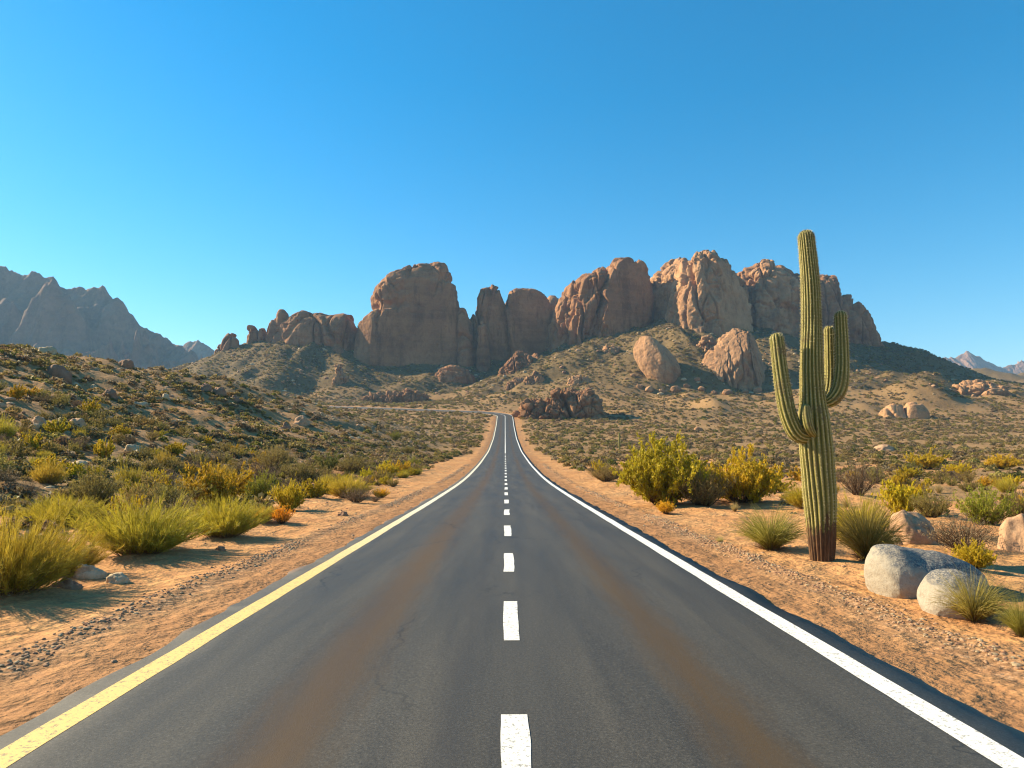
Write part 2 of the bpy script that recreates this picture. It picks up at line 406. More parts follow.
# ------------------------------------------------------------------ ground: one sheet, finer near the road's start
def build_ground():
    th = np.concatenate([np.arange(-180, -62, 2.5), np.arange(-62, 62, 0.15), np.arange(62, 180, 2.5)])
    r = [0.6]
    while r[-1] < 4200:
        q = r[-1]; r.append(q * (1.011 if q < 150 else 1.0075 if q < 330 else 1.006 if q < 760 else 1.03))
    r = np.array(r)
    T, RR = np.meshgrid(R(1) * th, r)
    x = RR * np.sin(T); y = RR * np.cos(T)
    rd = road_dist(x.ravel(), y.ravel()).reshape(x.shape)
    z = height(x, y, True, rd)
    v = np.stack([x, y, z], -1).reshape(-1, 3)
    v = np.vstack([v, [[0, 0, hz(0, 0)]]])
    f = grid_faces(len(r), len(th), True)[:, ::-1]
    k = len(v) - 1; j = np.arange(len(th))
    tri = np.stack([np.full(len(th), k), j, (j + 1) % len(th)], -1)[:, ::-1]
    x, y, rdf = x.ravel(), y.ravel(), rd.ravel()
    n = fbm2(x / 14, y / 14, 4, 61)
    lim = np.where(x < 0, 11 + 4 * n, 30 + 26 * n)
    hillm0 = sstep(1, 4, z.ravel() - base_z(y)) * (x < -12) * (y < 300)
    sand = 1 - sstep(lim, lim * 1.35 + 4, rdf)
    sand = np.maximum(sand, .75 * sstep(.15, .5, fbm2(x / 9 + 5, y / 14, 3, 62)) * (rdf < 90) * (x > 0))
    sand = np.maximum(sand, .5 * hillm0)
    sand = np.where(y > 120, (1 - sstep(5.5, 9, rdf)) * .9, sand)
    talus = sstep(4, 20, z.ravel() - base_z(y) - 16 * sstep(100, 450, x) * sstep(250, 600, y)) * sstep(300, 380, y)
    hillm = sstep(1, 4, z.ravel() - base_z(y)) * (x < -12) * (y < 300)
    talus = np.maximum(talus, .12 * hillm)
    shoulder = .85 * (1 - sstep(4.3, 5.6 + .5 * n, rdf))
    wind = np.exp(-((rdf - 5.25 - .2 * n) / .33) ** 2) * .8 * (y < 330) * sstep(-.5, .2, noise2(x / 1.5, y / 5, 66))
    att = {k2: np.append(a, a[-1]) for k2, a in dict(sand=sand, talus=talus, shoulder=shoulder, windrow=wind).items()}
    o = mesh_np('ground', v, [f, tri], M['soil'], True, att)
    return tag(o, kind='structure')
build_ground()

# ------------------------------------------------------------------ road and its paint
def ribbon(name, s0, s1, u0, u1, dz, mat, step_near=.25, parent=None, jag=0.0, nu=2, seed=0, crown=.0, thick=False):
    ss = []
    s = s0
    while s < s1: ss.append(s); s += step_near if s < 70 else 1.0
    ss.append(s1); ss = np.array(ss)
    cx = np.interp(ss, CL_S, CL[:, 0]); cy = np.interp(ss, CL_S, CL[:, 1]); cz = np.interp(ss, CL_S, CL_Z)
    tx = np.interp(ss + .5, CL_S, CL[:, 0]) - np.interp(ss - .5, CL_S, CL[:, 0]); ty = np.interp(ss + .5, CL_S, CL[:, 1]) - np.interp(ss - .5, CL_S, CL[:, 1])
    q = np.hypot(tx, ty); nx, ny = ty / q, -tx / q
    fr = np.linspace(0, 1, nu)
    a = u0 + jag * (fbm2(ss / 1.1, ss * 0 + seed, 4, 71 + seed)); b = u1 + jag * (fbm2(ss / 1.1, ss * 0 + seed + 9, 4, 72 + seed))
    U = a[:, None] * (1 - fr) + b[:, None] * fr
    X = cx[:, None] + nx[:, None] * U; Y = cy[:, None] + ny[:, None] * U
    Z = base_z(Y) + dz + crown * (1 - (U / 4.0) ** 2)
    v = np.stack([X, Y, Z], -1).reshape(-1, 3); f = grid_faces(len(ss), nu)
    ru = U.ravel()
    fl = [f]
    if thick:                                             # the broken edge of the asphalt mat drops to the soil
        n = len(v); e = []
        for j, off in ((0, -.05), (nu - 1, .05)):
            w = v.reshape(len(ss), nu, 3)[:, j].copy(); w[:, 0] += nx * off; w[:, 1] += ny * off; w[:, 2] -= .16; e.append(w)
        v = np.vstack([v] + e); i = np.arange(len(ss) - 1)
        L0, R0 = n, n + len(ss)
        fl.append(np.stack([L0 + i, i * nu, (i + 1) * nu, L0 + i + 1], -1))
        fl.append(np.stack([i * nu + nu - 1, R0 + i, R0 + i + 1, (i + 1) * nu + nu - 1], -1))
        ru = np.concatenate([ru, np.full(len(ss), -4.0), np.full(len(ss), 4.0)])
    return mesh_np(name, v, fl, mat, True, {'ru': ru}, parent=parent)
road = ribbon('road', -55, 640, -3.90, 3.90, 0.0, M['asphalt'], .12, None, .085, 13, 0, .05, True)
tag(road, kind='structure')
def crz(u): return .05 * (1 - (u / 4.0) ** 2) + .005
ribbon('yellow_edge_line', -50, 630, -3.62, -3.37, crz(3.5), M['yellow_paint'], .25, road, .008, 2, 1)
ribbon('white_edge_line', -50, 630, 3.37, 3.62, crz(3.5), M['white_paint'], .25, road, .008, 2, 2)
dashes = [(-6.6, -4.4), (-1.5, .6), (3.5, 5.72), (7.95, 10.05), (12.6, 15.0), (18.2, 21.0), (24.8, 27.4), (31, 33.6), (37.4, 40.2)]
s = 43.5
while s < 130: dashes.append((s, s + 2.8)); s += 6.2
for a, b in dashes: ribbon('lane_dash', a, b, -.02, .175, crz(.1), M['white_paint'], .06, road, .012, 3, int(a * 10) % 97)
ribbon('centre_line', 133, 630, -.03, .18, crz(.1) + .03, M['white_paint'], .25, road, .0, 2, 4)

# ------------------------------------------------------------------ rock formations
def finish_rock(name, G, closed_wrap, rough, seed, mat, joint=(14, 60), crack=1.0, block=0.0, blk=(9, 9, 7), parent=None, cuts=(), facets=0):
    """G: rows x cols x 3 grid, wrapped round in its columns; pushed in and out along its normals"""
    dr = np.gradient(G, axis=0)
    dc = (np.roll(G, -1, 1) - np.roll(G, 1, 1)) * .5
    N = np.cross(dc, dr); N /= np.maximum(np.linalg.norm(N, axis=2, keepdims=True), 1e-6)
    cen = G.mean((0, 1)); flip = np.sign(((G - cen) * N).sum(2).mean()); N *= flip
    x, y, z = G[..., 0], G[..., 1], G[..., 2]
    d = rough * (1.0 * fbm3(x / 26, y / 26, z / 32, 3, seed) + .35 * fbm3(x / 8, y / 8, z / 12, 3, seed + 5))
    # tall joint-bounded blocks, each set a little in or out
    wx, wy = x + 4 * noise3(x / 20, y / 20, z / 24, seed + 15), y + 4 * noise3(x / 20, y / 20, z / 24, seed + 16)
    f1, f2, cid = worley3(wx / (joint[0] * 1.7), wy / (joint[0] * 1.7), z / (joint[1] * .9) + .35 * x / joint[0] * .2, seed + 17)
    d = d + crack * 1.9 * (cid - .5) * 2 * sstep(0, .10, f2 - f1) - crack * 3.4 * np.exp(-((f2 - f1) / .065) ** 2)
    j = noise3(x / joint[0], y / joint[0], z / joint[1], seed + 11) + .25 * noise3(x / 5, y / 5, z / 14, seed + 12)
    d = d - crack * 2.9 * np.exp(-(j / .065) ** 2) + rough * .14 * fbm3(x / 2.5, y / 2.5, z / 3.5, 3, seed + 8)
    k = noise3(x / 50, y / 50, z / 10, seed + 13) + .3 * noise3(x / 6, y / 6, z / 4, seed + 14)
    d = d - crack * 1.3 * np.exp(-(k / .055) ** 2)
    if block:
        f1, f2, cid = worley3(x / blk[0], y / blk[1], z / blk[2], seed + 20)
        d = d + block * (cid - .5) * 2 - block * .9 * np.exp(-((f2 - f1) / .09) ** 2)
        f1, f2, cid = worley3(x / blk[0] * 2.3, y / blk[1] * 2.3, z / blk[2] * 2.3, seed + 30)
        d = d + .4 * block * (cid - .5) * 2 - .4 * block * np.exp(-((f2 - f1) / .1) ** 2)
    V = G + N * d[..., None]
    n, m = G.shape[:2]
    f = grid_faces(n, m, True)
    rg = np.random.default_rng(seed); cl = list(cuts)
    for q in range(facets):
        a_ = rg.uniform(0, 6.28); cl.append((math.cos(a_), math.sin(a_), rg.uniform(-.1, .8), rg.uniform(.66, .88)))
    c0 = (V.reshape(-1, 3).min(0) + V.reshape(-1, 3).max(0)) / 2
    for (a_, b_, c_, fr_) in cl:
        n_ = np.array([a_, b_, c_]); n_ /= np.linalg.norm(n_); c = (V - c0) @ n_; V = V - n_ * (np.maximum(c - fr_ * c.max(), 0) * .88)[..., None]
    top = V[-1].mean(0); vv = np.vstack([V.reshape(-1, 3), top])
    jj = np.arange(m); tri = np.stack([(n - 1) * m + jj, (n - 1) * m + (jj + 1) % m, np.full(m, n * m)], -1)
    org = np.array([V[..., 0].mean(), V[..., 1].mean(), V[..., 2].min()])
    o = mesh_np(name, vv - org, [f, tri], mat, True, parent=parent)
    o.location = org
    return o
def column_rock(name, rows, Y, depth, seed, mat, expo=2.5, drop=30, nz=120, na=170, lean=0.0, rot=0.0, **kw):
    """rows: (py, left px, right px) from the top down, seen at distance Y; an irregular tower"""
    P = [(at(l, py, Y), at(r, py, Y)) for py, l, r in rows]
    zz = np.array([(a.z + b.z) / 2 for a, b in P])[::-1]; xl = np.array([a.x for a, b in P])[::-1]; xr = np.array([b.x for a, b in P])[::-1]
    cap = (xr[-1] - xl[-1]) * .10
    w0, w1 = (xl[0] + xr[0]) / 2, (xr[0] - xl[0]) / 2
    zz = np.concatenate([[zz[0] - drop], zz]); xl = np.concatenate([[w0 - w1 * 1.12], xl]); xr = np.concatenate([[w0 + w1 * 1.12], xr])
    tp = np.concatenate([np.linspace(0, .75, int(nz * .6), endpoint=False), .75 + .25 * (1 - (1 - np.linspace(0, 1, nz - int(nz * .6))) ** 1.8)])
    zq = zz[0] + (zz[-1] - zz[0]) * tp
    L = np.interp(zq, zz, xl); Rr = np.interp(zq, zz, xr)
    k = np.array([.25, .5, .25])
    for _ in range(2):
        L[1:-1] = np.convolve(L, k, 'valid'); Rr[1:-1] = np.convolve(Rr, k, 'valid')
    cx = (L + Rr) / 2; a = np.maximum((Rr - L) / 2, .05)
    # a rounded cap over the last row
    nc = 10; ph = np.linspace(0, math.pi / 2, nc + 1)[1:]
    zq = np.concatenate([zq, zq[-1] + cap * np.sin(ph)]); cx = np.concatenate([cx, np.full(nc, cx[-1])]); a = np.concatenate([a, np.maximum(a[-1] * np.cos(ph), .02)])
    amax = a.max()
    b = depth * np.minimum(1, (a / amax)) ** .8
    th = np.linspace(0, 2 * math.pi, na, endpoint=False)
    ct, st = np.cos(th), np.sin(th)
    ex = np.sign(ct) * np.abs(ct) ** (2 / expo); ey = np.sign(st) * np.abs(st) ** (2 / expo)
    X = a[:, None] * ex; Yv = b[:, None] * ey
    if rot: X, Yv = X * math.cos(rot) - Yv * math.sin(rot), X * math.sin(rot) + Yv * math.cos(rot)
    zrel = (zq - zz[1]) / max(1e-3, zz[-1] - zz[1])
    G = np.stack([cx[:, None] + X, Y + Yv + lean * depth * np.clip(zrel, 0, 1)[:, None] + 0 * X, zq[:, None] + 0 * X], -1)
    return finish_rock(name, G, True, seed=seed, mat=mat, **kw)
def loaf_rock(name, tops, Y, depth, base_py, seed, mat, drop=25, nx=200, nv=120, expo=2.6, slant=0.0, **kw):
    """tops: (px, py) along the skyline, seen at distance Y; a ridge of rock as deep as given"""
    pts = [at(px, py, Y) for px, py in tops]
    X0 = np.array([p.x for p in pts]); Z0 = np.array([p.z for p in pts])
    zb = at(tops[len(tops) // 2][0], base_py, Y).z - drop
    e = np.linspace(0, math.pi, nx); xs = X0[0] + (X0[-1] - X0[0]) * (.5 - .5 * np.cos(e) * (.25) - .5 * .75 * (1 - 2 * np.linspace(0, 1, nx)))
    zt = np.interp(xs, X0, Z0)
    wid = np.clip(np.minimum(xs - X0[0], X0[-1] - xs) / (depth * .8), 0, 1); dp = depth * np.sqrt(np.maximum(1 - (1 - wid) ** 2, .0004))
    hh = np.maximum(zt - zb, .5)
    th = np.linspace(-.02, math.pi + .02, nv)
    ct, st = np.cos(th), np.sin(th)
    ey = np.sign(ct) * np.abs(ct) ** (2 / expo); ez = np.sign(st) * np.abs(st) ** (2 / expo)
    # close the section underneath so that the whole is one wrapped surface
    Yv = dp[:, None] * ey; Zv = zb + hh[:, None] * ez
    G = np.stack([xs[:, None] + slant * (Zv - zb), Y + Yv, Zv], -1)
    return finish_rock(name, G, True, seed=seed, mat=mat, **kw)

def GY(px, py, off): return ground(px, py).y + off
def rock(o, label, cat='rock formation', group=None): return tag(o, label, cat, group)
# the single dome left of the road's end
rock(column_rock('rock_dome', [(265.5, 418, 441), (268, 408, 446), (272, 400, 448), (279, 389, 451), (290, 377, 455), (300, 372.5, 456.5), (307, 374, 457), (312, 378, 458), (320, 369, 461), (330, 361, 465), (340, 359, 469), (350, 357, 474)],
     588, 40, 101, M['red_rock'], 5.0, block=.55, blk=(22, 22, 17),  nz=190, na=260, rough=1.6, crack=.8, rot=.12, cuts=[(.22, -.97, .06, .70), (-.5, -.85, .1, .86)]), 'tallest lone reddish dome with an overhanging left brow, left of the road')
rock(column_rock('rock_tower', [(311, 461, 463.5), (316, 459, 466), (325, 458, 469), (340, 458, 472), (352, 457, 475)], 572, 13, 102, M['red_rock'], rough=1.2, crack=.7, nz=80, na=90),
     'stubby dark rock tower leaning on the right foot of the tallest dome')
rock(column_rock('rock_spire', [(286, 488, 491.5), (291, 480, 496), (300, 475, 500.5), (310, 474.5, 504), (325, 476, 507.5), (340, 479, 511), (354, 480, 514)], 590, 24, 103, M['red_rock'], 4.0, block=.6, blk=(11, 11, 22),  rot=.12, rough=1.4, crack=1.0, nz=130, na=150, cuts=[(.35, -.93, .05, .6)]),
     'pointed reddish rock spire standing between the two domes')
rock(column_rock('rock_tower', [(314, 472, 475), (320, 470, 478), (332, 468.5, 480), (354, 468, 482)], 583, 12, 104, M['red_rock'], rough=1.0, crack=.8, nz=80, na=90),
     'slim dark rock tower pressed against the left side of the pointed spire')
rock(column_rock('rock_tower', [(322, 481, 484), (328, 478, 487), (340, 477, 489), (356, 476, 491)], 560, 10, 105, M['red_rock'], rough=.9, crack=.6, nz=70, na=90),
     'short rounded rock tower in front of the pointed spire')
rock(column_rock('rock_dome', [(292.5, 518, 531), (296, 509, 540), (302, 505, 548), (312, 503, 554), (320, 503, 556.5), (335, 504, 556), (352, 506, 553)], 600, 34, 106, M['red_rock'], 4.2, block=.6, blk=(18, 18, 18),  rot=.08, rough=1.7, crack=.7, nz=140, na=190, cuts=[(.25, -.96, .08, .62)]),
     'squat rounded reddish dome right of the pointed spire')
rock(column_rock('rock_dome', [(297.5, 550, 555), (301, 547, 559), (310, 546, 562), (335, 545, 563)], 640, 14, 107, M['tan_rock'], rough=1.2, crack=.5, nz=70, na=90),
     'small tan rock knob peeping out behind the squat dome')
# the massif right of the road
rock(column_rock('rock_fin', [(295, 567, 570), (299, 562, 575), (309, 556, 580), (322, 553.5, 584), (337, 551.5, 584), (352, 549, 582)], 566, 22, 111, M['red_rock'], 2.2, block=.9, blk=(9, 9, 24),  rough=1.4, crack=1.5, joint=(9, 70), rot=.35, nz=120, na=150),
     'lowest leftmost red fin of the big massif, above the talus')
rock(column_rock('rock_fin', [(270, 597, 600), (273, 589, 602), (279, 580, 602), (285, 572, 601), (296, 570, 598), (310, 566, 595), (325, 562, 590), (340, 558, 586), (352, 556, 584)], 560, 26, 112, M['red_rock'], 2.3, block=1.0, blk=(10, 10, 26),  rough=1.7, crack=1.6, joint=(9, 80), rot=.4, nz=150, na=180),
     'tilted red fin with a stepped top, second from the massif’s left end')
rock(column_rock('rock_dome', [(261.3, 617, 633), (264, 610, 638), (270, 604.5, 645), (278, 601, 650), (290, 597, 650), (306, 591, 650), (320, 587, 648), (334, 583, 642), (345, 581, 638)], 565, 34, 113, M['red_rock'], 3.6, block=.7, blk=(16, 16, 26),  rough=1.8, crack=.9, rot=.12, nz=160, na=200, cuts=[(.42, -.90, .05, .66)]),
     'broad dark red dome with a pale lit left flank, in the massif')
rock(column_rock('rock_fin', [(260, 676, 680), (263, 668, 682), (270, 660, 684), (279, 653, 685), (295, 650, 684), (315, 650, 682), (335, 652, 680)], 580, 26, 114, M['tan_rock'], 2.4, block=.8, blk=(10, 10, 26),  rough=1.5, crack=1.0, rot=.3, nz=130, na=150),
     'tan rock wall right of a dark cleft, half in shadow, in the massif')
rock(column_rock('rock_peak', [(252, 695, 708), (256, 688, 714), (262, 681, 719), (270, 679, 727), (280, 677, 738), (292, 675, 744), (305, 672, 749), (321, 667, 752), (334, 664, 752)], 536, 36, 115, M['tan_rock'], 2.6, block=1.1, blk=(12, 12, 26),  rough=2.0, crack=1.3, joint=(11, 80), rot=.30, nz=180, na=230, cuts=[(.6, -.8, .12, .68)]),
     'highest broad tan peak of the massif, with ribbed slopes')
rock(column_rock('rock_tower', [(249.8, 711, 715), (254, 708, 718), (262, 706, 720), (285, 704, 722)], 548, 10, 116, M['tan_rock'], rough=.8, crack=.7, nz=60, na=80),
     'little square tower at the very top of the highest peak')
rock(column_rock('rock_dome', [(265, 758, 771), (269, 752, 775), (276, 744, 785), (284, 741, 796), (296, 739, 804), (310, 738, 806), (330, 737, 806)], 598, 32, 117, M['tan_rock'], 2.6, block=1.1, blk=(13, 13, 13),  rough=2.2, crack=1.5, joint=(10, 70), nz=140, na=190),
     'knobbly tan rock top between the highest peak and the cactus')
rock(loaf_rock('rock_wall', [(726, 310), (731, 280), (735, 275), (744, 273), (752, 270), (776, 271), (784, 277), (800, 278), (827, 276.5), (829, 288), (834, 296), (845, 301.6), (851, 309), (856, 319), (861, 327), (866, 336), (873, 350)], 612, 30, 338, 118, M['red_rock'], drop=30, expo=4.0, nx=340, nv=150, rough=1.8, crack=1.5, joint=(11, 80), block=1.0, blk=(20, 20, 16)),
     'long stepped red rock wall behind the cactus, falling in steps to the right')
rock(loaf_rock('rock_wall', [(646, 310), (650, 290), (652, 279), (660, 271), (679, 262), (690, 260), (704, 262), (722, 274), (738, 286), (752, 312)], 592, 30, 330, 119, M['tan_rock'], drop=30, expo=3.5, nx=220, nv=130, rough=1.7, crack=1.4, joint=(10, 80)),
     'tan rock shoulder behind the highest peak, closing the gap to the red dome')
# rocks on the talus and the plain
rock(loaf_rock('rock_slab', [(690, 392), (698, 378), (705, 360), (712, 346), (720, 334), (731, 329), (745, 331), (757, 337), (764, 347), (769, 360), (775, 378), (783, 394)], GY(736, 388, 13), 17, 388, 122, M['slab_rock'], drop=14, nx=190, nv=120, rough=1.2, crack=1.0, joint=(6, 60), block=.8, blk=(6, 9, 22), cuts=[(.75, -.6, .2, .55), (-.5, -.75, .5, .62)]),
     'wide ribbed tan outcrop on the slope, left of the cactus arm')
rock(loaf_rock('rock_outcrop', [(508, 418), (515, 411), (524, 403), (538, 398), (549, 397), (556, 390), (566, 388.5), (580, 388.5), (592, 391), (599, 401), (603, 412), (610, 420)], GY(560, 418, 9), 13, 418, 123, M['red_rock'], drop=8, rough=.9, crack=.7, block=1.7, blk=(6, 6, 5), nx=260),
     'blocky brown rock outcrop right beside the road’s far bend')
rock(loaf_rock('rock_outcrop', [(497, 372), (506, 363), (514, 355), (519, 352.5), (529, 353.5), (536, 357), (545, 360), (552, 366)], GY(520, 366, 8), 13, 366, 124, M['red_rock'], drop=12, rough=1.0, crack=.9, block=1.3, blk=(8, 8, 6)),
     'long red rock ledge running down the slope below the squat dome')
rock(loaf_rock('rock_outcrop', [(503, 386), (508, 380), (516, 377), (522, 378), (527, 383)], GY(514, 386, 4), 6, 386, 125, M['tan_rock'], drop=6, rough=.6, crack=.5, block=.9, blk=(5, 5, 4), nx=110, nv=80),
     'flat tan rock lying below the left end of the red ledge')
rock(loaf_rock('rock_outcrop', [(522, 383), (527, 376), (534, 372), (540, 373), (546, 380)], GY(534, 383, 4), 6, 383, 126, M['tan_rock'], drop=6, rough=.6, crack=.5, block=1.0, blk=(5, 5, 4), nx=110, nv=80),
     'rounded pair of tan rocks below the middle of the red ledge')
rock(loaf_rock('rock_outcrop', [(434, 379), (440, 370), (448, 366.5), (458, 367), (467, 370), (474, 379)], GY(455, 379, 6), 10, 379, 127, M['red_rock'], drop=8, rough=.8, crack=.6, block=.8, blk=(7, 7, 5), nx=120, nv=90),
     'low rounded red outcrop alone at the shadow’s edge')
rock(loaf_rock('rock_outcrop', [(352, 404), (362, 399), (374, 393), (388, 390.5), (398, 391), (408, 387.5), (418, 389), (428, 395)], GY(385, 403, 5), 7, 402, 128, M['red_rock'], drop=8, rough=.7, crack=.7, block=1.5, blk=(4.5, 6, 5), nx=180),
     'long jagged low red outcrop beyond the bend of the road')
rock(column_rock('boulder', [(401.5, 890, 898), (404, 885, 903), (409, 881, 906), (417, 879, 908)], GY(893, 418, 5), 7, 129, M['tan_rock'], drop=5, rough=.6, crack=.4, nz=60, na=90, facets=6), 'larger tan boulder of a pair out on the right plain', 'boulder')
rock(column_rock('boulder', [(402.5, 907, 914), (406, 903, 920), (412, 902, 925), (418, 901, 927)], GY(913, 419, 5), 6, 130, M['tan_rock'], drop=5, rough=.6, crack=.5, nz=60, na=90, facets=6), 'smaller split tan boulder of a pair out on the right plain', 'boulder')
rock(loaf_rock('rock_outcrop', [(946, 395), (955, 386), (966, 384), (976, 382), (988, 384), (996, 388), (1006, 396)], GY(975, 396, 8), 12, 394, 131, M['tan_rock'], drop=10, rough=.9, crack=.7, block=1.5, blk=(9, 9, 6), nx=150),
     'wide low pinkish outcrop at the plain’s far right edge')
rock(column_rock('boulder', [(426.5, 696, 699), (428, 694, 702), (431, 693, 703)], GY(698, 431, 1), 1.3, 132, M['tan_rock'], drop=2, rough=.15, crack=.1, nz=40, na=60), 'lone small pale rock on the plain left of the cactus', 'boulder')
rock(loaf_rock('rock_outcrop', [(696, 346), (701, 338), (708, 336), (714, 342), (717, 352)], GY(706, 351, 5), 7, 350, 133, M['tan_rock'], drop=8, rough=.8, crack=.7, block=1.4, blk=(5, 5, 5), nx=110, nv=80), 'crumbly brown knob between the two huge slabs')
rock(loaf_rock('rock_outcrop', [(600, 352), (606, 345), (613, 344), (620, 349)], GY(610, 351, 4), 5, 351, 134, M['tan_rock'], drop=5, rough=.6, crack=.5, block=1.0, blk=(5, 5, 4), nx=100, nv=70), 'small ledge high on the scrubby slope under the red dome')
rock(loaf_rock('rock_outcrop', [(566, 384), (572, 377), (580, 374), (588, 377), (594, 384)], GY(580, 384, 4), 6, 384, 135, M['tan_rock'], drop=6, rough=.6, crack=.5, block=1.0, blk=(5, 5, 4), nx=110, nv=80), 'tan rock shelf just above the blocky roadside outcrop')
# the crown of the hill left of the tallest dome
rock(loaf_rock('mesa_rock', [(274, 338), (279, 322), (286, 318), (295, 314), (304.5, 310), (316, 313), (330, 317), (343, 316), (349, 314.3), (353, 321), (359, 330), (364, 344)], 585, 26, 340, 141, M['red_rock'], drop=18, expo=3.2, rough=1.5, crack=1.0, nx=280, nv=140), 'long flat red mesa crowning the hill on the left', 'rock formation')
for k, (rows, Yk, lab) in enumerate([
    ([(311.5, 280, 284), (315, 278, 287), (325, 277, 288), (340, 276, 289)], 578, 'round headed red pillar at the mesa’s left end'),
    ([(319, 270, 276), (324, 267, 279), (332, 266, 280), (346, 265, 281)], 575, 'red pillar next left of the round headed pillar'),
    ([(328.5, 259, 264), (333, 257, 266), (346, 256, 268)], 576, 'lower red pillar in the gap left of the mesa'),
    ([(327, 249, 254), (331, 247, 257), (342, 246, 258), (352, 245, 259)], 575, 'stout red pillar standing apart on the left hill crest'),
    ([(335.5, 229, 235), (341, 225, 238), (350, 223, 239), (364, 221, 240)], 572, 'squat red knob lower down the left hill crest'),
    ([(344, 218, 223), (350, 215, 226), (362, 213, 228)], 572, 'leftmost small red knob on the left hill crest')]):
    rock(column_rock('rock_pillar', rows, Yk, 8 if k < 4 else 11, 150 + k, M['red_rock'], drop=14, rough=.9, crack=.8, nz=70, na=90), lab)
rock(loaf_rock('rock_outcrop', [(331, 384), (335, 371), (338, 362), (343, 368), (349, 378), (352, 392)], GY(343, 385, 3), 5, 390, 160, M['tan_rock'], drop=6, rough=.5, crack=.6, block=1.3, blk=(4, 4, 4), nx=110, nv=80), 'pale broken rock band down the left hill’s flank')

# ------------------------------------------------------------------ far mountains
def mountain(name, crest, Y, slope, mat, seed, amp, back=.7, base=40, crest_n=.15):
    pts = np.array([tuple(at(px, py, Y)) for px, py in crest])
    xs = np.linspace(pts[0, 0], pts[-1, 0], 620); zt = np.interp(xs, pts[:, 0], pts[:, 2])
    v = np.concatenate([-np.linspace(1, 0, 170) ** 1.15, np.linspace(0, 1, 60)[1:]])
    H = (zt.max() - base)
    X, V = np.meshgrid(xs, v); ZT = np.tile(zt, (len(v), 1))
    dist = np.where(V < 0, -V * H / slope, V * H / back)
    Yg = Y + np.sign(V) * dist
    warp = amp * .8 * fbm2(X / 260, Yg / 260, 3, seed + 3)
    rid = ridged2((X + warp) / 150, Yg / 480, 4, seed) * amp + fbm2(X / 60, Yg / 60, 4, seed + 7) * amp * .5 + ridged2((X + warp) / 48, Yg / 130, 4, seed + 9) * amp * .5
    w = sstep(0, 1, dist / (H * .35)) * .75 + .25
    ZT = ZT + amp * crest_n * (fbm2(X / 34, Yg / 34, 4, seed + 21) + .6 * ridged2(X / 55, Yg / 90, 2, seed + 22) - .2)
    fall = np.where(V < 0, np.interp(-V, [0, .12, .35, .7, 1], [0, .26, .55, .86, 1.0]), V)
    Z = ZT - fall * (ZT - base + 25) + (rid - amp * .5) * w * sstep(1.0, .8, -V)
    f = grid_faces(len(v), len(xs))
    o = mesh_np(name, np.stack([X, Yg, Z], -1).reshape(-1, 3), f, mat, True)
    return tag(o, kind='structure')
mountain('mountain', [(-420, 290), (-250, 250), (-120, 272), (-40, 250), (0, 266), (14, 275), (21, 280), (39, 276), (56, 283), (70, 290), (91, 294), (102, 290), (109, 299), (123, 304.5), (132, 317), (155, 322), (169, 331), (183, 345), (192, 354), (215, 372), (260, 400), (330, 430)], 1350, .75, M['far_rock'], 201, 60)
mountain('mountain_ridge', [(120, 400), (160, 360), (188, 345), (199, 341), (207, 345), (213, 350), (235, 368), (280, 395), (340, 430)], 1900, .7, M['far_rock'], 211, 34)
mountain('mountain_range', [(850, 400), (900, 380), (929, 366.5), (937, 361), (946, 358.6), (955, 359), (966, 352), (980, 358.6), (1003, 363), (1024, 359.5), (1060, 350), (1110, 362), (1180, 352), (1300, 395)], 2400, .6, M['pink_rock'], 221, 46, crest_n=.05)
# ------------------------------------------------------------------ saguaro
def mat_cactus():
    t = NT('cactus_skin'); p = t.obj(); rib = t.attr('rib'); hgt = t.attr('bark')
    n = t.noise(p, 3.0, 5, .6); f = t.noise(p, 30, 4, .6)
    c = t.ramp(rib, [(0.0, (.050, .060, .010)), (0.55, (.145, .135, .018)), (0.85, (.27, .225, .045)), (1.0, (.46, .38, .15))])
    scar = t.ramp(t.noise(p, 1.7, 5, .75), [(0.57, 0.0), (0.63, .85)])
    c = t.mix(scar, c, (.17, .115, .045))
    c = t.mix(t.ramp(n, [(0.42, 0.0), (0.62, .6)]), c, (.20, .165, .045))
    c = t.mix(t.ramp(f, [(0.36, .4), (0.5, 0.0)]), c, (.05, .055, .015))
    edge = t.math('ADD', hgt, t.math('MULTIPLY', t.math('SUBTRACT', t.noise(t.scale(p, (6, 6, 1.6)), 1.0, 6, .8), .5), 2.6))
    bk = t.ramp(edge, [(0.44, 0.0), (0.58, 1.0)])
    bark = t.ramp(t.noise(t.scale(p, (16, 16, 4)), 1.0, 5, .7), [(0.3, (.028, .015, .007)), (0.55, (.105, .048, .018)), (0.75, (.22, .12, .05))])
    c = t.mix(bk, c, bark)
    return t.fin(c, .62, t.bump(f, .35, .01), .3)
def simple_mat(name, col, rough=.8, var=None, vs_=20):
    t = NT(name)
    c = col if not var else t.ramp(t.noise(t.obj(), vs_, 3), [(0.3, col), (0.7, var)])
    return t.fin(c, rough, None, .2)
M['cactus'] = mat_cactus(); M['spine'] = simple_mat('cactus_spine', (.62, .54, .33))
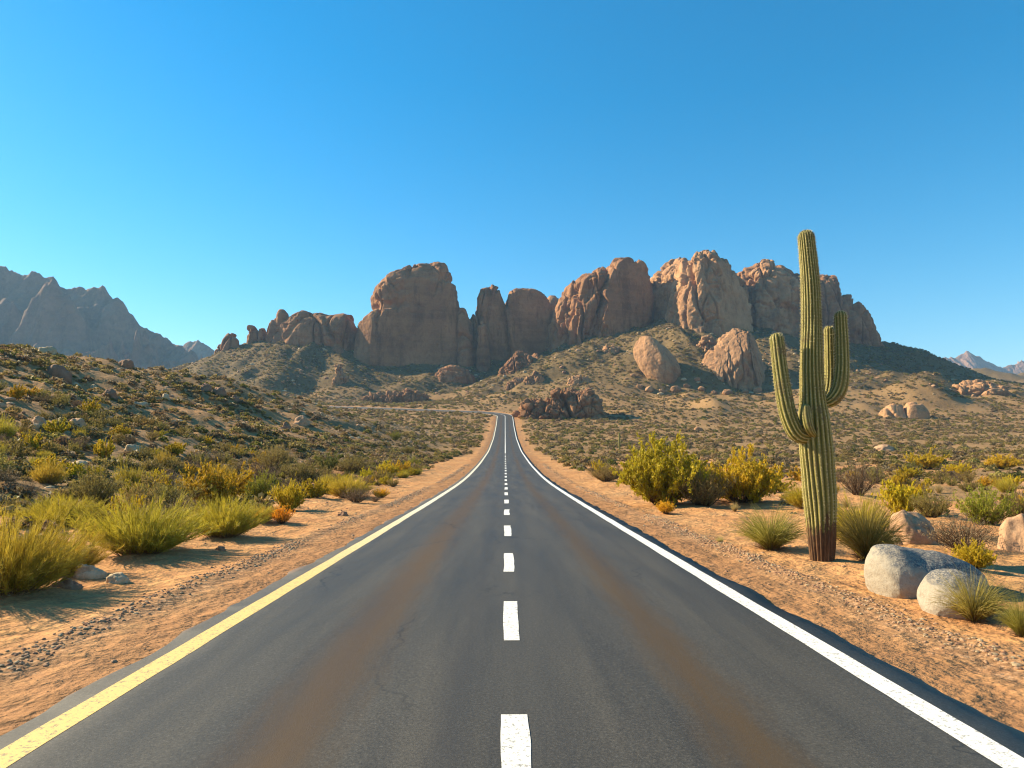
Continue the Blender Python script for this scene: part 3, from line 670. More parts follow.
def sweep_cactus(path, radii, ribs, seed, depth=.15, bark_top=None, per=7, dome=True):
    P = np.array(path, float)
    s0 = np.concatenate([[0], np.cumsum(np.linalg.norm(np.diff(P, axis=0), axis=1))])
    # a smooth path through the joints (Catmull-Rom)
    def cr(Q, t):
        n = len(Q) - 1; i = np.clip((t * n).astype(int), 0, n - 1); f = t * n - i
        g = lambda k: Q[np.clip(k, 0, n)]
        a, b, c, d = g(i - 1), g(i), g(i + 1), g(i + 2)
        f = f[:, None] if Q.ndim > 1 else f
        return .5 * (2 * b + (c - a) * f + (2 * a - 5 * b + 4 * c - d) * f ** 2 + (3 * b - a - 3 * c + d) * f ** 3)
    fine = np.linspace(0, 1, 400); C = cr(P, fine); Rd = cr(np.array(radii, float), fine)
    s = np.concatenate([[0], np.cumsum(np.linalg.norm(np.diff(C, axis=0), axis=1))]); L = s[-1]; rt = Rd[-1]
    q = np.concatenate([np.arange(0, L - rt, .035), L - rt + rt * np.sin(np.linspace(0, math.pi / 2, 12))])
    C = np.stack([np.interp(q, s, C[:, k]) for k in range(3)], -1); rad = np.interp(q, s, Rd)
    k = np.clip((q - (L - rt)) / rt, 0, 1); rad = rad * np.sqrt(np.maximum(1 - k ** 2, .003))
    T = np.gradient(C, axis=0); T /= np.linalg.norm(T, axis=1, keepdims=True)
    n0 = np.array([1., 0.15, 0]); Ns = []
    for t_ in T:
        n0 = n0 - t_ * n0.dot(t_); n0 /= np.linalg.norm(n0); Ns.append(n0.copy())
    Ns = np.array(Ns); B = np.cross(T, Ns)
    na = ribs * per; th = np.arange(na) / na * 2 * math.pi
    wob = .06 * noise2(q[:, None] * .9, th[None] * 0 + seed, seed) + .10 * noise2(q[:, None] * .35, th[None] * 1.3, seed + 2)
    prof = np.abs(np.cos(ribs * (th[None] + wob) / 2)) ** .8
    r_ = rad[:, None] * (1 - depth * (1 - prof)) * (1 + .03 * noise2(q[:, None] * 2, th[None] * 2, seed + 1))
    V = C[:, None] + r_[..., None] * (np.cos(th)[None, :, None] * Ns[:, None] + np.sin(th)[None, :, None] * B[:, None])
    n, m = V.shape[:2]
    vv = np.vstack([V.reshape(-1, 3), C[-1:]]); f = grid_faces(n, m, True)[:, ::-1]
    j = np.arange(m); tri = np.stack([(n - 1) * m + (j + 1) % m, (n - 1) * m + j, np.full(m, n * m)], -1)[:, ::-1]
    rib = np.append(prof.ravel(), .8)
    bark = np.clip((bark_top - vv[:, 2]) / 1.1 + .5, 0, 1) if bark_top else np.zeros(len(vv))
    # spines on the crests
    rng = np.random.default_rng(seed); sv, sf = [], []
    for i in range(2, n - 2, 2):
        for a in range(ribs):
            th_c = 2 * math.pi * a / ribs
            jx = int(round(((th_c - wob[i].mean()) % (2 * math.pi)) / (2 * math.pi) * na)) % na
            w = np.argmax(prof[i, np.arange(jx - 4, jx + 5) % na]); jx = (jx - 4 + w) % na
            o = V[i, jx]
            if bark_top and o[2] < bark_top + .1: continue
            out = o - C[i]; out /= max(1e-6, np.linalg.norm(out))
            for _ in range(4):
                d = out * .9 + rng.normal(0, .55, 3); d /= np.linalg.norm(d); ln = rng.uniform(.022, .055)
                sd = np.cross(d, rng.normal(0, 1, 3)); sd *= .0040 / np.linalg.norm(sd)
                b = len(sv) ; sv += [o - sd - out * .004, o + sd - out * .004, o + d * ln]; sf.append((b, b + 1, b + 2))
    return vv, [f, tri], {'rib': rib, 'bark': bark}, np.array(sv), np.array(sf)
def build_saguaro():
    base = ground(822, 561); Y = base.y
    root = empty('saguaro', base)
    tag(root, 'tall green saguaro with raised arms and charred brown foot beside the road', 'cactus')
    def L(px, py, dy=0.0): return at(px, py, Y + dy) - base
    def part(name, path, radii, ribs, seed, bark=None, depth=.15):
        v, f, at_, sv, sf = sweep_cactus(path, radii, ribs, seed, depth, bark)
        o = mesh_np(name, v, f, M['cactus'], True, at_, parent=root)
        if name != 'arm_bud': mesh_np('spines', sv, sf, M['spine'], False, parent=o)
    top = L(806, 230).z
    hs_ = [-.15, .0, .5, 1.2, 2.0, 2.6, 3.0, 3.6, 4.3, 5.0, 5.8, 6.3, top]
    rr = [.24, .24, .285, .325, .345, .335, .315, .255, .235, .215, .20, .188, .178]
    tp = L(806, 235)
    trunk = [(tp.x * (h / top) ** 1.0 + .035 * math.sin(h * 1.3), .03 * math.sin(h), h) for h in hs_]
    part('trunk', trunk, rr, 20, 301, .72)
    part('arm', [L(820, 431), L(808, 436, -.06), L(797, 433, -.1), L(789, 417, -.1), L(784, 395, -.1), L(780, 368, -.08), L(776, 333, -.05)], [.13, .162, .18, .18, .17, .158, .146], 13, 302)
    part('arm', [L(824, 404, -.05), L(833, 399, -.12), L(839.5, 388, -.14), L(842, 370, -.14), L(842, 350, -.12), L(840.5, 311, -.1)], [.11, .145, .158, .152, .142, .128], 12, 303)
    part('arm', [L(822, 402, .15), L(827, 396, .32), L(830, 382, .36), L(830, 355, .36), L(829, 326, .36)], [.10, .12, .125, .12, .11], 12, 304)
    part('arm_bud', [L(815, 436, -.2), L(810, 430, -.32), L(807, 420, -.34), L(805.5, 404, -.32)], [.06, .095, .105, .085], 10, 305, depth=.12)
build_saguaro()
def far_saguaro():
    b = ground(619.5, 450); Y = b.y
    h = 17 / FPX * Y
    v, f, a, sv, sf = sweep_cactus([(0, 0, -.1), (0, 0, h * .4), (.02, 0, h * .8), (.03, 0, h)], [.16, .21, .2, .15], 12, 307)
    o = mesh_np('saguaro', v, f, M['cactus'], True, a); o.location = b
    tag(o, 'tiny far armless saguaro on the plain right of the road', 'cactus')
far_saguaro()

# ------------------------------------------------------------------ boulders
def ico(sub):
    bm = bmesh.new(); bmesh.ops.create_icosphere(bm, subdivisions=sub, radius=1.0)
    v = np.array([q.co[:] for q in bm.verts]); f = np.array([[w.index for w in q.verts] for q in bm.faces]); bm.free()
    return v / np.linalg.norm(v, axis=1, keepdims=True), f
ICO = {k: ico(k) for k in (2, 3, 4, 5, 6)}
def boulder_geo(seed, dims, sub=4, cuts=9, tight=.80, rough=.05):
    rng = np.random.default_rng(seed); d, f = ICO[sub]
    r = np.full(len(d), 1.0)
    nrm = rng.normal(0, 1, (cuts, 3)); nrm /= np.linalg.norm(nrm, axis=1, keepdims=True); off = rng.uniform(tight - .16, tight + .14, cuts)
    for n_, o_ in zip(nrm, off):
        c = d @ n_; lim = np.where(c > .15, o_ / np.maximum(c, .15), 9)
        k = .035; r = -k * np.log(np.exp(-r / k) + np.exp(-np.minimum(lim, 3) / k))
    x, y, z = (d * 1.0).T
    r = r + rough * 1.6 * fbm3(x * 1.5 + seed, y * 1.5, z * 1.5, 3, seed) + rough * .55 * fbm3(x * 5 + seed, y * 5, z * 5, 4, seed + 3)
    return d * r[:, None] * (np.array(dims) / 2)[None], f
def put_boulder(name, px, py, wpx, hpx, seed, mat, label, group=None, dep=.85, sub=4, cuts=9, rough=.05, sink=.22, rz=0.0):
    g = ground(px, py); k = g.y / FPX
    w, h = wpx * k, hpx * k
    v, f = boulder_geo(seed, (w * 1.12, w * dep, h * 2.3), sub, cuts, rough=rough)
    v[:, 2] += h * (1.0 - v[:, 2].max() / h)
    o = mesh_np(name, v, f, mat, True); yb = g.y + w * dep * .40; xb = g.x * yb / g.y
    o.location = (xb, yb, hz(xb, yb)); o.rotation_euler = (0, 0, rz)
    return tag(o, label, 'boulder' if w > .5 else 'rock', group)
def leaning_slab():
    Y = GY(664, 384, 10); c = at(657, 362, Y); k = Y / FPX
    v, f = boulder_geo(317, (37 * k, 30 * k, 66 * k), 6, 7, .80, .035)
    a = R(-30); v = np.stack([v[:, 0] * math.cos(a) + v[:, 2] * math.sin(a), v[:, 1] + .25 * v[:, 2], -v[:, 0] * math.sin(a) + v[:, 2] * math.cos(a)], -1)
    o = mesh_np('rock_slab', v, f, M['slab_rock'], True); o.location = c
    tag(o, 'huge smooth tan boulder leaning on the slope below the massif', 'boulder')
leaning_slab()
for lab, gr, sd, spots_ in (('broken tan rock at the foot of the leaning boulder', 'broken rocks under the leaning boulder', 360, [(640, 388, 7), (650, 391, 10), (662, 393, 8), (676, 392, 11), (687, 388, 7), (633, 377, 6)]),
                            ('broken tan rock at the foot of the ribbed outcrop', 'broken rocks under the ribbed outcrop', 370, [(702, 391, 9), (714, 394, 7), (728, 394, 11), (746, 393, 8), (758, 392, 10), (697, 382, 7)])):
    for i_, (px_, py_, w_) in enumerate(spots_):
        g_ = ground(px_, py_); k_ = g_.y / FPX; v_, f_ = boulder_geo(sd + i_, (w_ * k_, w_ * k_ * .8, w_ * k_ * .75), 3, 7, .78, .08)
        o_ = mesh_np('boulder', v_, f_, M['slab_rock'], False); o_.location = (g_.x, g_.y, g_.z + .12 * w_ * k_); tag(o_, lab, 'boulder', gr)
def blob_boulder(name, lobes, loc, rz, mat, label, seed, k=.07, rough=.022, sub=6):
    """a smooth union of ellipsoids (centre, radii), seen from the middle outwards"""
    d, f = ICO[sub]; lo = np.zeros(len(d)); hi = np.full(len(d), 4.0)
    C = np.array([l[0] for l in lobes], float); A = np.array([l[1] for l in lobes], float)
    def F(p):
        e = [np.linalg.norm((p - c) / a, axis=1) * a.min() - a.min() for c, a in zip(C, A)]
        return -k * np.log(sum(np.exp(-np.clip(q, -2, 3) / k) for q in e))
    for _ in range(34):
        mid = (lo + hi) / 2; ins = F(d * mid[:, None]) < 0
        lo = np.where(ins, mid, lo); hi = np.where(ins, hi, mid)
    p = d * lo[:, None]; x, y, z = p.T
    for q in range(9):                                    # broad worn facets
        rg = np.random.default_rng(seed * 31 + q); n_ = rg.normal(0, 1, 3); n_ /= np.linalg.norm(n_); c = p @ n_; m = c.max() * rg.uniform(.80, .93)
        over = np.maximum(c - m, 0); p = p - n_ * (over * .55)[:, None]
    x, y, z = p.T
    p = p + d * (rough * fbm3(x * 2.2 + seed, y * 2.2, z * 2.2, 3, seed) + rough * .25 * fbm3(x * 11, y * 11, z * 11, 4, seed + 2))[:, None]
    o = mesh_np(name, p, f, mat, True); o.location = loc; o.rotation_euler = (0, 0, rz)
    return tag(o, label, 'boulder')
g = ground(915, 598); kk = g.y / FPX
blob_boulder('boulder', [((-.40, .0, .06), (.36, .46, .46)), ((.02, .10, -.01), (.70, .50, .42)), ((.48, .22, -.10), (.52, .46, .34)), ((-.22, -.26, -.12), (.36, .30, .34)), ((.70, .30, -.2), (.36, .40, .26)), ((-.50, -.12, -.15), (.22, .30, .30))],
             (g.x + .30, g.y + .38, g.z + .26), R(-10), M['pale_boulder'], 'largest pale grey boulder with dark speckled top, right of the saguaro', 311)
g2 = ground(957, 620)
blob_boulder('boulder', [((0, 0, 0), (.36, .38, .34)), ((.09, .05, .03), (.33, .36, .29)), ((-.07, -.05, -.1), (.32, .33, .28))], (g2.x + .14, g2.y + .30, g2.z + .22), R(15), M['pale_boulder'],
             'rounded pale boulder touching the largest grey one, grass growing in front', 312, rough=.016)
BO = [  # px, base py, width, height, material, label
    (912, 544, 42, 32, 'tan_boulder', 'pointed tan rock behind the largest grey boulder', 321, 6, .9),
    (897, 546, 12, 9, 'cream_boulder', 'small cream stone at the foot of the pointed tan rock', 322, 8, .8),
    (1026, 553, 46, 38, 'tan_boulder', 'round tan boulder cut by the right edge of the photo', 323, 14, .9),
    (89, 580, 30, 13, 'white_boulder', 'whitish flat stone in the sand below the roadside brooms', 324, 7, .7),
    (117, 584, 21, 9, 'white_boulder', 'smaller whitish stone just right of the flat whitish stone', 325, 7, .8),
    (67, 590, 28, 9, 'brown_boulder', 'low brown stone half sunk in sand, left of the whitish stones', 326, 9, .7),
    (168, 538, 0, 0, None, None, 0, 0, 0),
    (48, 356, 19, 9, 'cream_boulder', 'cream boulder on the skyline of the left hill', 331, 8, .8),
    (58, 379, 27, 14, 'brown_boulder', 'dark brown boulder just below the cream skyline boulder', 332, 8, .8),
    (127, 369, 19, 10, 'brown_boulder', 'square reddish boulder jutting from the left hill’s skyline', 333, 5, .8),
    (38, 427, 21, 11, 'tan_boulder', 'rounded tan boulder between bushes at the left edge of the hillside', 334, 12, .8),
    (74, 430, 27, 11, 'tan_boulder', 'broad tan boulder right of the rounded one on the left hillside', 335, 8, .7),
    (108, 398, 18, 11, 'brown_boulder', 'dark boulder halfway up the left hillside', 336, 8, .8),
    (92, 390, 10, 6, 'cream_boulder', 'small cream boulder left of the dark halfway boulder', 337, 8, .8),
    (76, 388, 10, 6, 'white_boulder', 'whitish stone high on the left hillside under the skyline boulders', 338, 8, .8),
    (133, 455, 26, 11, 'cream_boulder', 'pale loaf shaped boulder low on the left hillside, above the olive bushes', 339, 10, .7),
    (204, 391, 16, 10, 'brown_boulder', 'left one of two red boulders side by side on the hill’s skyline', 340, 7, .8),
    (220, 396, 15, 10, 'brown_boulder', 'right one of two red boulders side by side on the hill’s skyline', 341, 7, .8),
    (236, 401, 9, 6, 'brown_boulder', 'small dark boulder right of the two red skyline boulders', 342, 7, .8),
    (302, 426, 18, 10, 'tan_boulder', 'greyish boulder at the low end of the left hill', 343, 6, .8),
    (285, 429, 12, 8, 'brown_boulder', 'dark boulder beside the greyish one at the hill’s low end', 344, 7, .8),
    (140, 407, 16, 5, 'white_boulder', 'flat whitish rock in the middle of the left hillside', 345, 7, .6),
    (165, 399, 9, 6, 'white_boulder', 'whitish stone uphill from the flat whitish rock', 346, 7, .8),
    (25, 387, 0, 0, None, None, 0, 0, 0),
    (884, 452, 20, 6, 'tan_boulder', 'low tan rock on the plain right of the saguaro', 347, 8, .8),
    (342, 516, 11, 5, 'brown_boulder', 'small dark stone on the sand near the yellow clumps', 351, 8, .8),
    (220, 551, 9, 4, 'brown_boulder', 'small dark stone on the sand left of the yellow line', 352, 8, .8),
]
for px, py, w, h, mt, lab, sd, cuts, dp in BO:
    if px < 310 and py < 460: w *= .85; h *= .85
    if mt: put_boulder('boulder', px, py, w, h, sd, M[mt], lab, None, dp, 5 if w > 30 else 4, cuts, .05 if w > 40 else .13)

# ------------------------------------------------------------------ shrubs
def mat_leaf(name, cols, hue=.035, val=.35, trans=.42, attr=True):
    t = NT(name)
    c = t.ramp(t.attr('tint'), [(i / (len(cols) - 1), q) for i, q in enumerate(cols)])
    r = t.rnd()
    h = t.math('ADD', .5 - hue / 2, t.math('MULTIPLY', r, hue))
    r2 = t.math('FRACT', t.math('MULTIPLY', r, 37.7))
    v = t.math('ADD', 1 - val / 2, t.math('MULTIPLY', r2, val))
    hsv = t.node('ShaderNodeHueSaturation', {'Hue': h, 'Saturation': 1.0, 'Value': v, 'Fac': 1.0, 'Color': c}).outputs[0]
    t.l.new(hsv, t.b.inputs['Base Color']); t.b.inputs['Roughness'].default_value = .6; t.b.inputs['Specular IOR Level'].default_value = .25
    tr = t.node('ShaderNodeBsdfTranslucent', {'Color': hsv}); mx = t.node('ShaderNodeMixShader', {0: trans})
    t.l.new(t.b.outputs[0], mx.inputs[1]); t.l.new(tr.outputs[0], mx.inputs[2]); t.l.new(mx.outputs[0], t.out.inputs['Surface'])
    return t.m
LEAF = {
    'broom': mat_leaf('broom_stems_green', [(.28, .20, .022), (.48, .355, .036), (.64, .475, .06)]),
    'creosote': mat_leaf('yellow_green_leaves', [(.34, .25, .014), (.56, .41, .020), (.72, .52, .03)]),
    'yellow': mat_leaf('yellow_leaves', [(.40, .28, .012), (.60, .42, .018), (.76, .52, .025)]),
    'bright': mat_leaf('bright_green_leaves', [(.15, .155, .012), (.26, .25, .02), (.40, .36, .04)]),
    'sage': mat_leaf('olive_sage_leaves', [(.17, .13, .034), (.28, .215, .055), (.39, .30, .085)]),
    'dry': mat_leaf('dry_grey_twigs', [(.16, .11, .06), (.26, .19, .105), (.37, .28, .165)]),
    'dark': mat_leaf('dark_green_leaves', [(.085, .085, .016), (.15, .14, .026), (.22, .20, .04)]),
    'orange': mat_leaf('orange_flowers', [(.62, .29, .012), (.82, .42, .016), (.92, .54, .03)]),
    'scrub': mat_leaf('dry_olive_scrub', [(.145, .10, .034), (.245, .175, .053), (.36, .26, .085)]),
    'brownscrub': mat_leaf('dry_brown_scrub', [(.12, .08, .038), (.20, .14, .065), (.30, .215, .11)]),
    'grass': mat_leaf('green_straw_grass', [(.19, .16, .028), (.32, .265, .05), (.50, .40, .13)]),
    'straw': mat_leaf('straw_grass', [(.32, .23, .085), (.46, .35, .14), (.58, .46, .20)]),
}
M['twig'] = simple_mat('brown_twigs', (.075, .043, .024), .9, (.15, .09, .052)); M['root'] = simple_mat('dry_brown_stems', (.17, .095, .045), .9, (.24, .15, .075))

def ribbons(P, wid, rng, t0=0.0):
    """P: n x k x 3 stem lines; flat ribbons of the given half width, tapering to their tips"""
    n, k, _ = P.shape
    D = P[:, -1] - P[:, 0]; sd = np.cross(D, rng.normal(0, 1, (n, 3))); sd /= np.maximum(np.linalg.norm(sd, axis=1, keepdims=True), 1e-9)
    tt = np.linspace(0, 1, k); w = wid * (1 - .85 * tt ** 1.5)
    A = P - sd[:, None] * w[None, :, None]; B = P + sd[:, None] * w[None, :, None]
    V = np.stack([A, B], 2).reshape(n, k * 2, 3)
    j = np.arange(k - 1) * 2
    f = np.stack([j, j + 1, j + 3, j + 2], -1)
    F = (f[None] + (np.arange(n) * k * 2)[:, None, None]).reshape(-1, 4)
    return V.reshape(-1, 3), F
def stems(rng, n, H, Wd, base_r, spread, curve, k=5, lump=.25, lenvar=.35, wob=.05):
    az = rng.uniform(0, 2 * math.pi, n); q = np.sqrt(rng.uniform(0, 1, n))
    tilt = spread * q
    lob = 1 + lump * np.sin(az * 2 + rng.uniform(0, 6)) * .5 + lump * np.sin(az * 5 + rng.uniform(0, 6)) * .5
    L = H * lob * rng.uniform(1 - lenvar, 1.0, n) / np.cos(np.minimum(tilt, 1.0)) ** .3
    bx, by = base_r * q * np.cos(az) * rng.uniform(.3, 1, n), base_r * q * np.sin(az) * rng.uniform(.3, 1, n)
    P = np.zeros((n, k, 3)); P[:, 0, 0] = bx; P[:, 0, 1] = by; P[:, 0, 2] = -.03
    az = az + rng.normal(0, .25, n)
    for i in range(1, k):
        ti = tilt + curve * (i / (k - 1)) ** 1.5 * rng.uniform(.4, 1.2, n)
        st = L / (k - 1)
        d = np.stack([np.sin(ti) * np.cos(az), np.sin(ti) * np.sin(az), np.cos(ti)], -1) + rng.normal(0, wob, (n, 3))
        P[:, i] = P[:, i - 1] + d * st[:, None]
    P[..., 0] *= Wd; P[..., 1] *= Wd
    P[..., 2] = np.maximum(P[..., 2], -.03 + .0 * P[..., 2])
    return P
def leaf_tris(cen, size, rng, elong=2.2):
    n = len(cen); a = rng.normal(0, 1, (n, 3)); a[:, 2] = np.abs(a[:, 2]) + .3; a /= np.linalg.norm(a, axis=1, keepdims=True)
    b = np.cross(a, rng.normal(0, 1, (n, 3))); b /= np.linalg.norm(b, axis=1, keepdims=True)
    s = (size * rng.uniform(.6, 1.3, n))[:, None]
    V = np.stack([cen - a * s * elong * .5, cen + b * s * .5, cen + a * s * elong * .5, cen - b * s * .5], 1).reshape(-1, 3)
    return V, np.arange(n * 4).reshape(n, 4)
def tint_of(rng, groups, per, t=None):
    base = rng.uniform(0, 1, groups) * .75 + rng.uniform(0, .25, groups)
    return np.repeat(base, per)
def geo_broom(seed, n=9000, H=1.0, Wd=1.0, spread=1.05, curve=.22, w=.0032, base_r=.30):
    rng = np.random.default_rng(seed)
    nb = 420
    P = stems(rng, nb, H * .9, Wd * 1.25, base_r * 1.3, spread, curve, 6, .30, .55, .07)
    bi = rng.integers(0, nb, n); tt = (.22 + .76 * rng.uniform(0, 1, n) ** .8) * 4.999; i0 = tt.astype(int); fr = (tt - i0)[:, None]
    o = P[bi, i0] * (1 - fr) + P[bi, i0 + 1] * fr
    d = P[bi, i0 + 1] - P[bi, i0]; d /= np.linalg.norm(d, axis=1, keepdims=True) + 1e-9
    d = d + rng.normal(0, .38, (n, 3)); d[:, 2] += .22; d /= np.linalg.norm(d, axis=1, keepdims=True)
    ln = H * rng.uniform(.07, .22, n) * np.where(rng.uniform(0, 1, n) < .05, 1.5, 1)
    bend = rng.normal(0, .10, (n, 3))
    T = o[:, None] + d[:, None] * (ln[:, None] * np.linspace(0, 1, 4))[..., None] + bend[:, None] * (ln[:, None] * np.linspace(0, 1, 4) ** 2)[..., None]
    T[..., 2] = np.maximum(T[..., 2], .01)
    v, f = ribbons(T, w, rng)
    tb = rng.uniform(0, 1, nb); tint = np.repeat(np.clip(tb[bi] * .55 + rng.uniform(0, .45, n), 0, 1), 8)
    v2, f2 = ribbons(P, .006, rng)
    return (v, f, tint), (v2, f2)
def geo_leafy(seed, nb=130, leaves=7000, H=1.0, Wd=1.0, spread=.95, size=.035, low=.30, clump=.10, twigw=.007, elong=2.0, spr=14):
    rng = np.random.default_rng(seed)
    P = stems(rng, nb, H, Wd, .20, spread, .12, 6, .28, .30, .12)
    # side twigs
    ns = nb * spr; bi = rng.integers(0, nb, ns); tt = rng.uniform(low, 1, ns) * 4.999; i0 = tt.astype(int); fr = (tt - i0)[:, None]
    o = P[bi, i0] * (1 - fr) + P[bi, i0 + 1] * fr
    d = (P[bi, i0 + 1] - P[bi, i0]); d /= np.linalg.norm(d, axis=1, keepdims=True) + 1e-9
    d = d * .7 + rng.normal(0, .55, (ns, 3)); d[:, 2] += .25; d /= np.linalg.norm(d, axis=1, keepdims=True)
    ln = clump * rng.uniform(.6, 2.0, ns) * H
    T = o[:, None] + d[:, None] * (ln[:, None] * np.linspace(0, 1, 3))[..., None]
    T[..., 2] = np.maximum(T[..., 2], .02)
    k = rng.integers(0, ns, leaves); q = rng.uniform(.1, 1.05, leaves)[:, None]
    cen = T[k, 0] * (1 - q) + T[k, 2] * q + rng.normal(0, .014 * H, (leaves, 3)); cen[:, 2] = np.maximum(cen[:, 2], .02)
    v, f = leaf_tris(cen, size, rng, elong)
    tw = rng.uniform(0, 1, ns); tint = np.repeat(np.clip(tw[k] * .6 + rng.uniform(0, .4, leaves), 0, 1), 4)
    v1, f1 = ribbons(P, twigw * 1.6, rng); v2, f2 = ribbons(T, twigw * .55, rng)
    return (v, f, tint), (np.vstack([v1, v2]), np.vstack([f1, f2 + len(v1)]))
def geo_twiggy(seed, n=1500, H=1.0, Wd=1.0):
    (v, f, t), (v2, f2) = geo_leafy(seed, 120, 2600, H, Wd, 1.0, .022, .25, .14, .006, 2.0, 16)
    return (v, f, t), (v2, f2)
def geo_grass(seed, n=1300, H=1.0, spread=1.05, curve=.75, w=.005, base_r=.12, lv=.45):
    rng = np.random.default_rng(seed)
    P = stems(rng, n, H * 1.1, 1.0, base_r, spread, curve, 6, .15, lv, .03)
    v, f = ribbons(P, w, rng)
    t = tint_of(rng, n, 12); t = np.clip(t * .7 + np.tile(np.repeat(np.linspace(-.05, .45, 6), 2), n) * rng.uniform(0, 1, n).repeat(12), 0, 1)
    Q = stems(rng, n // 4, H * .45, 1.0, base_r * 1.2, 1.35, .5, 4, .2, .5, .05)
    v2, f2 = ribbons(Q, w * 1.1, rng)
    return (v, f, t), (v2, f2)
def geo_clump(seed, n=2200, H=1.0, Wd=1.0):
    rng = np.random.default_rng(seed)
    (v, f, t), st = geo_leafy(seed, 150, n, H, Wd, 1.05, .045, .35, .08, .007, 1.6, 10)
    return (v, f, t), st
# one mesh pair per kind and variant, about 1 m high and 1.6 m to 2 m wide before scaling
GEO = {
    'broom': lambda s, q: geo_broom(s, int(27000 * q), 1.0, 1.0, 1.1, .18, .0034 / math.sqrt(q)),
    'creosote': lambda s, q: geo_leafy(s, int(110 * max(q, .35)), int(34000 * q), 1.0, 1.0, 1.1, .025 / math.sqrt(q), .22, .10, .006),
    'yellow': lambda s, q: geo_leafy(s, int(120 * max(q, .35)), int(34000 * q), 1.0, 1.15, 1.1, .025 / math.sqrt(q), .22, .09, .006),
    'bright': lambda s, q: geo_leafy(s, int(120 * max(q, .35)), int(15000 * q), 1.0, 1.2, .95, .022 / math.sqrt(q), .2, .10, .006),
    'sage': lambda s, q: geo_leafy(s, int(140 * max(q, .35)), int(16000 * q), 1.0, 1.1, 1.0, .019 / math.sqrt(q), .18, .09, .006),
    'dark': lambda s, q: geo_leafy(s, int(110 * max(q, .35)), int(8000 * q), 1.0, 1.1, .9, .03 / math.sqrt(q), .2, .10, .006),
    'dry': lambda s, q: geo_twiggy(s, 1, 1.0, 1.1),
    'orange': lambda s, q: geo_clump(s, int(9000 * q), 1.0, 1.1),
    'grass': lambda s, q: geo_grass(s, int(1500 * max(q, .4)), 1.0, 1.0, .75, .0055 / math.sqrt(q)),
    'straw': lambda s, q: geo_grass(s, int(900 * max(q, .4)), 1.0, 1.0, .6, .0055 / math.sqrt(q)),
}
STEM_NAME = {'grass': 'dry_blades', 'straw': 'dry_blades', 'broom': 'woody_stems'}
LEAF_NAME = {'grass': 'blades', 'straw': 'blades', 'orange': 'flowers'}
CATS = {'grass': ('grass_tuft', 'grass'), 'straw': ('grass_tuft', 'grass'), 'orange': ('flowering_shrub', 'shrub'), 'broom': ('broom_shrub', 'shrub'), 'dry': ('dry_shrub', 'shrub')}
PROTO = {}
def proto(kind, var, q):
    key = (kind, var, q)
    if key not in PROTO:
        (v, f, t), (v2, f2) = GEO[kind](1000 + 17 * var + sum(map(ord, kind)), q)
        h = np.percentile(v[:, 2], 99.3); r = np.percentile(np.abs(v[:, 0]), 99.6)
        lo = mesh_np(LEAF_NAME.get(kind, 'foliage'), v, f, LEAF[kind], False, {'tint': t}, link=False)
        so = mesh_np(STEM_NAME.get(kind, 'stems'), v2, f2, M['root' if kind in ('grass', 'straw', 'broom') else 'twig'], False, link=False)
        PROTO[key] = (lo, so, h, r)
    return PROTO[key]
def put_shrub(kind, px, py, wpx, hpx, label, var=0, q=1.0, group=None, rz=None, loc=None, size=None):
    lo, so, h, r = proto(kind, var, q)
    if kind == 'broom': hpx *= .80
    if loc is None: g = ground(px, py); k = g.y / FPX; w, hh = wpx * k, hpx * k; f_ = 1 + w * .28 / g.y; loc = Vector((g.x * f_, g.y * f_, 0)); loc.z = hz(loc.x, loc.y)
    else: w, hh = size
    nm, cat = CATS.get(kind, ('desert_shrub', 'shrub'))
    root = empty(nm, loc, rz if rz is not None else random.Random(int(px * 7 + py * 13)).uniform(0, 6.28))
    for src in (lo, so):
        c = src.copy(); COL.objects.link(c); c.parent = root; c.scale = (w / (2 * r), w / (2 * r), hh / h)
    return tag(root, label, cat, group)
